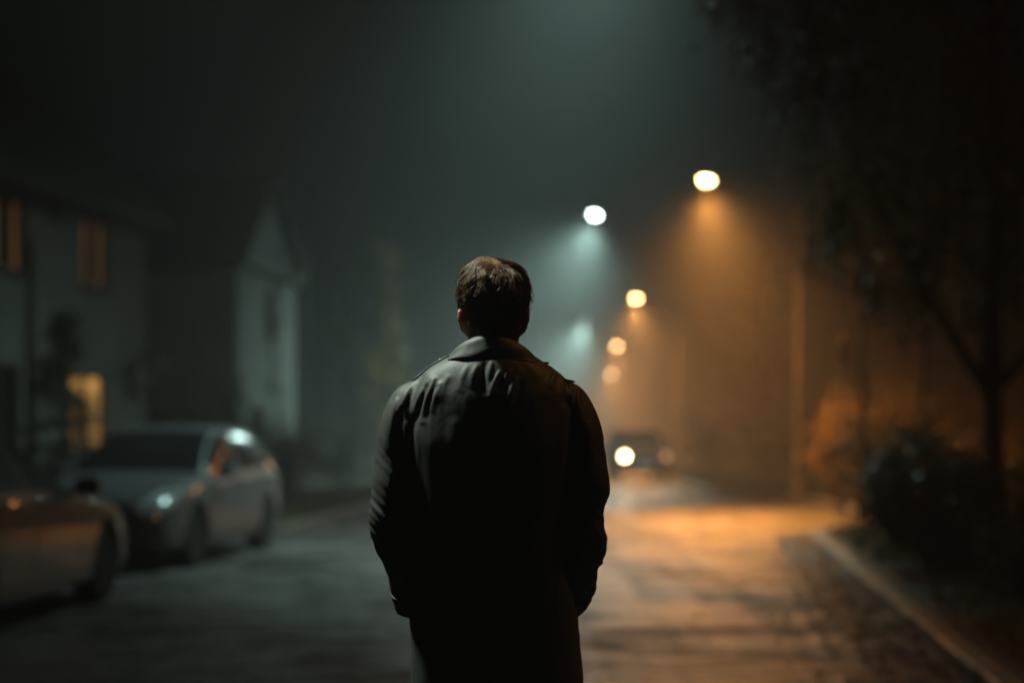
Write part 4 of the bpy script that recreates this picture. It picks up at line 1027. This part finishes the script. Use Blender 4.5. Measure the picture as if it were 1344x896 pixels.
# round road sign seen almost edge on, among the shrubs
t = empty('road_sign', (5.78, 24.7 + 1.1, .1), math.radians(62), 'small red and white road sign seen nearly edge on by the thin trees', 'sign')
mb = MB(); mb.tube([(0, 0, -.1), (0, 0, 3.05)], .03, 10); mb.build('pole', M['post'], t)
sg_r = mat('sign_red', (.35, .02, .018), .4, var=.1, vscale=6); sg_w = mat('sign_white', (.62, .62, .60), .4, var=.08, vscale=6)
mb = MB(); mb.lathe([(.003, -.045), (.30, -.045), (.305, -.038), (.30, -.032), (.003, -.032)], 32, (0, 0, 2.78), 'y'); d_ = mb.build('sign_plate', sg_r, t)
mb = MB(); mb.box((0, -.050, 2.78), (.42, .006, .12), bev=.002); mb.build('white_bar', sg_w, d_)
mb = MB(); mb.box((0, -.038, 2.28), (.42, .012, .26), bev=.004); mb.build('lower_plate', sg_w, t)
# ------------------------------------------------------------------ lamps that light the street
WARM = (1.0, .37, .068); COOL = (.64, 1.0, .90)
LENS_WARM = lens_mat('sodium_lens', (1., .60, .24), 62.); LENS_COOL = lens_mat('led_lens', (.80, 1., .93), 60.); LENS_DIM = lens_mat('dim_led_lens', (.7, 1., .9), 3.)
def spot(parent, loc, power, col, n=2.5, tilt=(0, 0), rad=.18):
    """downward lamp whose brightness falls off smoothly with the angle from its axis (cos^n)"""
    l = bpy.data.lights.new('bulb', 'SPOT'); l.energy = power; l.color = col; l.spot_size = math.radians(176); l.spot_blend = .3; l.shadow_soft_size = rad
    l.use_nodes = True; N = l.node_tree.nodes; L = l.node_tree.links; e = N['Emission']
    tc = N.new('ShaderNodeTexCoord'); sp = N.new('ShaderNodeSeparateXYZ'); L.new(tc.outputs['Normal'], sp.inputs[0])
    m1 = N.new('ShaderNodeMath'); m1.operation = 'MULTIPLY'; m1.inputs[1].default_value = -1; L.new(sp.outputs['Z'], m1.inputs[0])
    m2 = N.new('ShaderNodeMath'); m2.operation = 'MAXIMUM'; m2.inputs[1].default_value = 0; L.new(m1.outputs[0], m2.inputs[0])
    m3 = N.new('ShaderNodeMath'); m3.operation = 'POWER'; m3.inputs[1].default_value = n; L.new(m2.outputs[0], m3.inputs[0])
    L.new(m3.outputs[0], e.inputs['Strength'])
    o = bpy.data.objects.new('bulb', l); COL.objects.link(o); o.parent = parent; o.location = loc
    o.rotation_euler = (math.radians(tilt[0]), math.radians(tilt[1]), 0); return o
def lamp_head(t, c, lens, rot):
    """cobra style head, its glass bowl hanging underneath; c = centre"""
    c = Vector(c); rows = []
    for x, w, h in ((-.36, .03, .02), (-.34, .09, .045), (-.2, .14, .075), (0, .15, .085), (.2, .11, .07), (.33, .06, .05), (.36, .04, .04)):
        rows.append([tuple(c + rot @ Vector((x, w * math.cos(2 * PI * j / 18), .03 + h * max(-.35, math.sin(2 * PI * j / 18)))))for j in range(18)])
    mb = MB(); mb.loft(rows); hd = mb.build('lamp_head', M['dark_metal'], t)
    mb = MB(); rr = []
    for k in range(7):
        a = k / 6 * PI / 2; rr.append([tuple(c + rot @ Vector((-.08 + .125 * math.cos(a) * math.cos(2 * PI * j / 18), .095 * math.cos(a) * math.sin(2 * PI * j / 18), .0 - .085 * math.sin(a)))) if k < 6 else tuple(c + rot @ Vector((-.08 + .004 * math.cos(2 * PI * j / 18), .004 * math.sin(2 * PI * j / 18), -.085))) for j in range(18)])
    mb.loft(rr); mb.build('lens', lens, hd); return hd
def street_lamp(px_, y, hx, h, power, label, lens=LENS_WARM, tilt=(-24, 0), n=6.5, group='orange street lamps along the right side', z=.115):
    t = empty('street_lamp', (px_, y, z), 0, label, 'street lamp', group); H = h - z; a = px_ - hx
    mb = MB(); mb.tube([(0, 0, -.1), (0, 0, .9), (0, 0, .92), (0, 0, H - 1.1), (0, 0, H - .55)], [.075, .072, .045, .038, .034], 14); mb.build('post', M['post'], t)
    mb = MB(); mb.box((0, -.088, .62), (.1, .02, .34), bev=.004); mb.lathe([(.13, -.02), (.13, .02), (.095, .03)], 16, (0, 0, 0)); mb.build('base_cover', M['dark_metal'], t)
    pts = [(-a * k_ * 1., 0, H - .55 + .62 * math.sin(k_ * PI / 2 * .98)) for k_ in np.linspace(0, 1, 9)]
    pts = [(-(a - .3) * (1 - math.cos(k_ * PI / 2)), 0, H - .55 + .6 * math.sin(k_ * PI / 2)) for k_ in np.linspace(0, 1, 10)]
    mb = MB(); mb.tube(pts, [.042 - .012 * i / 9 for i in range(10)], 10); mb.build('arm', M['dark_metal'], t)
    rot = Matrix.Rotation(math.radians(8), 3, 'Y')
    lamp_head(t, (-a - .0, 0, H), lens, rot)
    spot(t, (-a - .08, 0, H - .28), power, WARM, n, tilt)
    return t
WP = 12800
street_lamp(5.85, 30.2, 4.05, 6.65, WP, 'orange street lamp on the tall post at the side street, nearest and brightest in view', tilt=(-29, -4), n=8.)
street_lamp(6.85, 61., 5.2, 7.2, WP * 1.3, 'second orange street lamp along the right side, its post a faint streak')
street_lamp(8.1, 92., 6.6, 7.2, WP * 1.2, 'third orange street lamp, a small yellow disc below the second')
street_lamp(10.1, 130., 8.8, 7.2, WP * 1.2, 'fourth and faintest orange street lamp, deep in the fog')
street_lamp(5.6, 5.0, 4.1, 7.5, 380, 'orange street lamp beside the man, above and outside the picture', tilt=(10, 4), n=2.5)
def hung_lamp(x, y, h, xl, xr, hl, hr, power, label, lens=LENS_COOL, tilt=(-8, 24), n=4.5, col=COOL):
    """white lamp hung over the middle of the street on a wire between two slim masts"""
    t = empty('hanging_lamp', (x, y, h), 0, label, 'street lamp', 'white lamps hung over the street')
    mb = MB(); mb.tube([(xl - x, 0, hl - h), ((xl - x) * .5, 0, (hl - h) * .4 + .22), (0, 0, .30), ((xr - x) * .5, 0, (hr - h) * .4 + .22), (xr - x, 0, hr - h)], .006, 6); mb.build('wire', M['dark_metal'], t)
    mb = MB(); mb.tube([(0, 0, .30), (0, 0, .06)], .018, 8); mb.build('hanger', M['dark_metal'], t)
    lamp_head(t, (.08, 0, 0), lens, Matrix.Rotation(math.radians(9), 3, 'Y'))
    spot(t, (0, 0, -.28), power, col, n, tilt)
    for xx, hh in ((xl, hl), (xr, hr)):
        m_ = empty('mast', (xx, y, .1), 0, 'slim dark mast carrying the wire of a hung street lamp', 'mast', 'wire masts')
        mb = MB(); mb.tube([(0, 0, -.2), (0, 0, hh * .5), (0, 0, hh + .1)], [.06, .05, .035], 10); mb.build('pole', M['dark_metal'], m_)
        mb = MB(); mb.lathe([(.036, hh - .02), (.06, hh), (.06, hh + .05), (.036, hh + .07)], 10); mb.build('clamp', M['post'], m_)
    return t
hung_lamp(2.45, 43.7, 8.0, -6.1, 9.9, 8.9, 8.9, 15000, 'white lamp glowing highest over the street, above and left of the orange ones')
hung_lamp(4.1, 82.5, 8.0, -3., 10.5, 8.9, 8.9, 26000, 'small dim white lamp in the fog below the bright white one', lens=LENS_DIM)
hung_lamp(1.4, 18.5, 9.6, -7.1, 8.8, 10.4, 10.4, 10000, 'white lamp above the picture whose beam falls through the fog', tilt=(1, 13), n=8.)
hung_lamp(-2.35, 4.7, 6.0, -7.4, 6.5, 6.8, 6.8, 2000, 'white lamp above and ahead of the man, outside the picture', tilt=(-14.5, -28), n=75., col=(.86, 1., .86))

# ------------------------------------------------------------------ night sky, fog, camera
w = bpy.data.worlds.new('World'); SC.world = w; w.use_nodes = True
N = w.node_tree.nodes; L = w.node_tree.links; bg = N['Background']; out = N['World Output']
sky = N.new('ShaderNodeTexSky'); sky.sky_type = 'NISHITA'; sky.sun_disc = False; sky.sun_elevation = math.radians(-4); sky.sun_rotation = math.radians(200)
L.new(sky.outputs['Color'], bg.inputs['Color']); bg.inputs['Strength'].default_value = .05
FOG = .0045
vs = N.new('ShaderNodeVolumeScatter'); vs.inputs['Color'].default_value = (.93, .97, .97, 1); vs.inputs['Density'].default_value = FOG; vs.inputs['Anisotropy'].default_value = .5
em = N.new('ShaderNodeEmission'); em.inputs['Color'].default_value = (.62, .95, 1.0, 1); em.inputs['Strength'].default_value = .000002  # faint even glow added to the fog, standing in for ambient sky light
ad = N.new('ShaderNodeAddShader'); L.new(vs.outputs['Volume'], ad.inputs[0]); L.new(em.outputs['Emission'], ad.inputs[1]); L.new(ad.outputs['Shader'], out.inputs['Volume'])

cam = bpy.data.cameras.new('camera'); co_ = bpy.data.objects.new('camera', cam); COL.objects.link(co_)
co_.location = (0, 0, 1.33); co_.rotation_euler = (math.radians(90), 0, 0)
cam.sensor_width = 36; cam.lens = 52; cam.shift_y = (578 - 448) / 1344; cam.clip_start = .05; cam.clip_end = 1500
cam.dof.use_dof = True; cam.dof.focus_distance = 3.43; cam.dof.aperture_fstop = 1.2; cam.dof.aperture_blades = 0
SC.camera = co_
SC.render.engine = 'CYCLES'
cy = SC.cycles; cy.use_denoising = True; cy.denoiser = 'OPENIMAGEDENOISE'
cy.max_bounces = 5; cy.diffuse_bounces = 2; cy.glossy_bounces = 2; cy.transmission_bounces = 2; cy.volume_bounces = 0; cy.transparent_max_bounces = 4
cy.sample_clamp_indirect = 2.0; cy.sample_clamp_direct = 0; cy.caustics_reflective = False; cy.caustics_refractive = False; cy.use_light_tree = True; cy.use_adaptive_sampling = False
SC.view_settings.view_transform = 'Standard'; SC.view_settings.look = 'None'; SC.view_settings.exposure = 0; SC.view_settings.gamma = 1
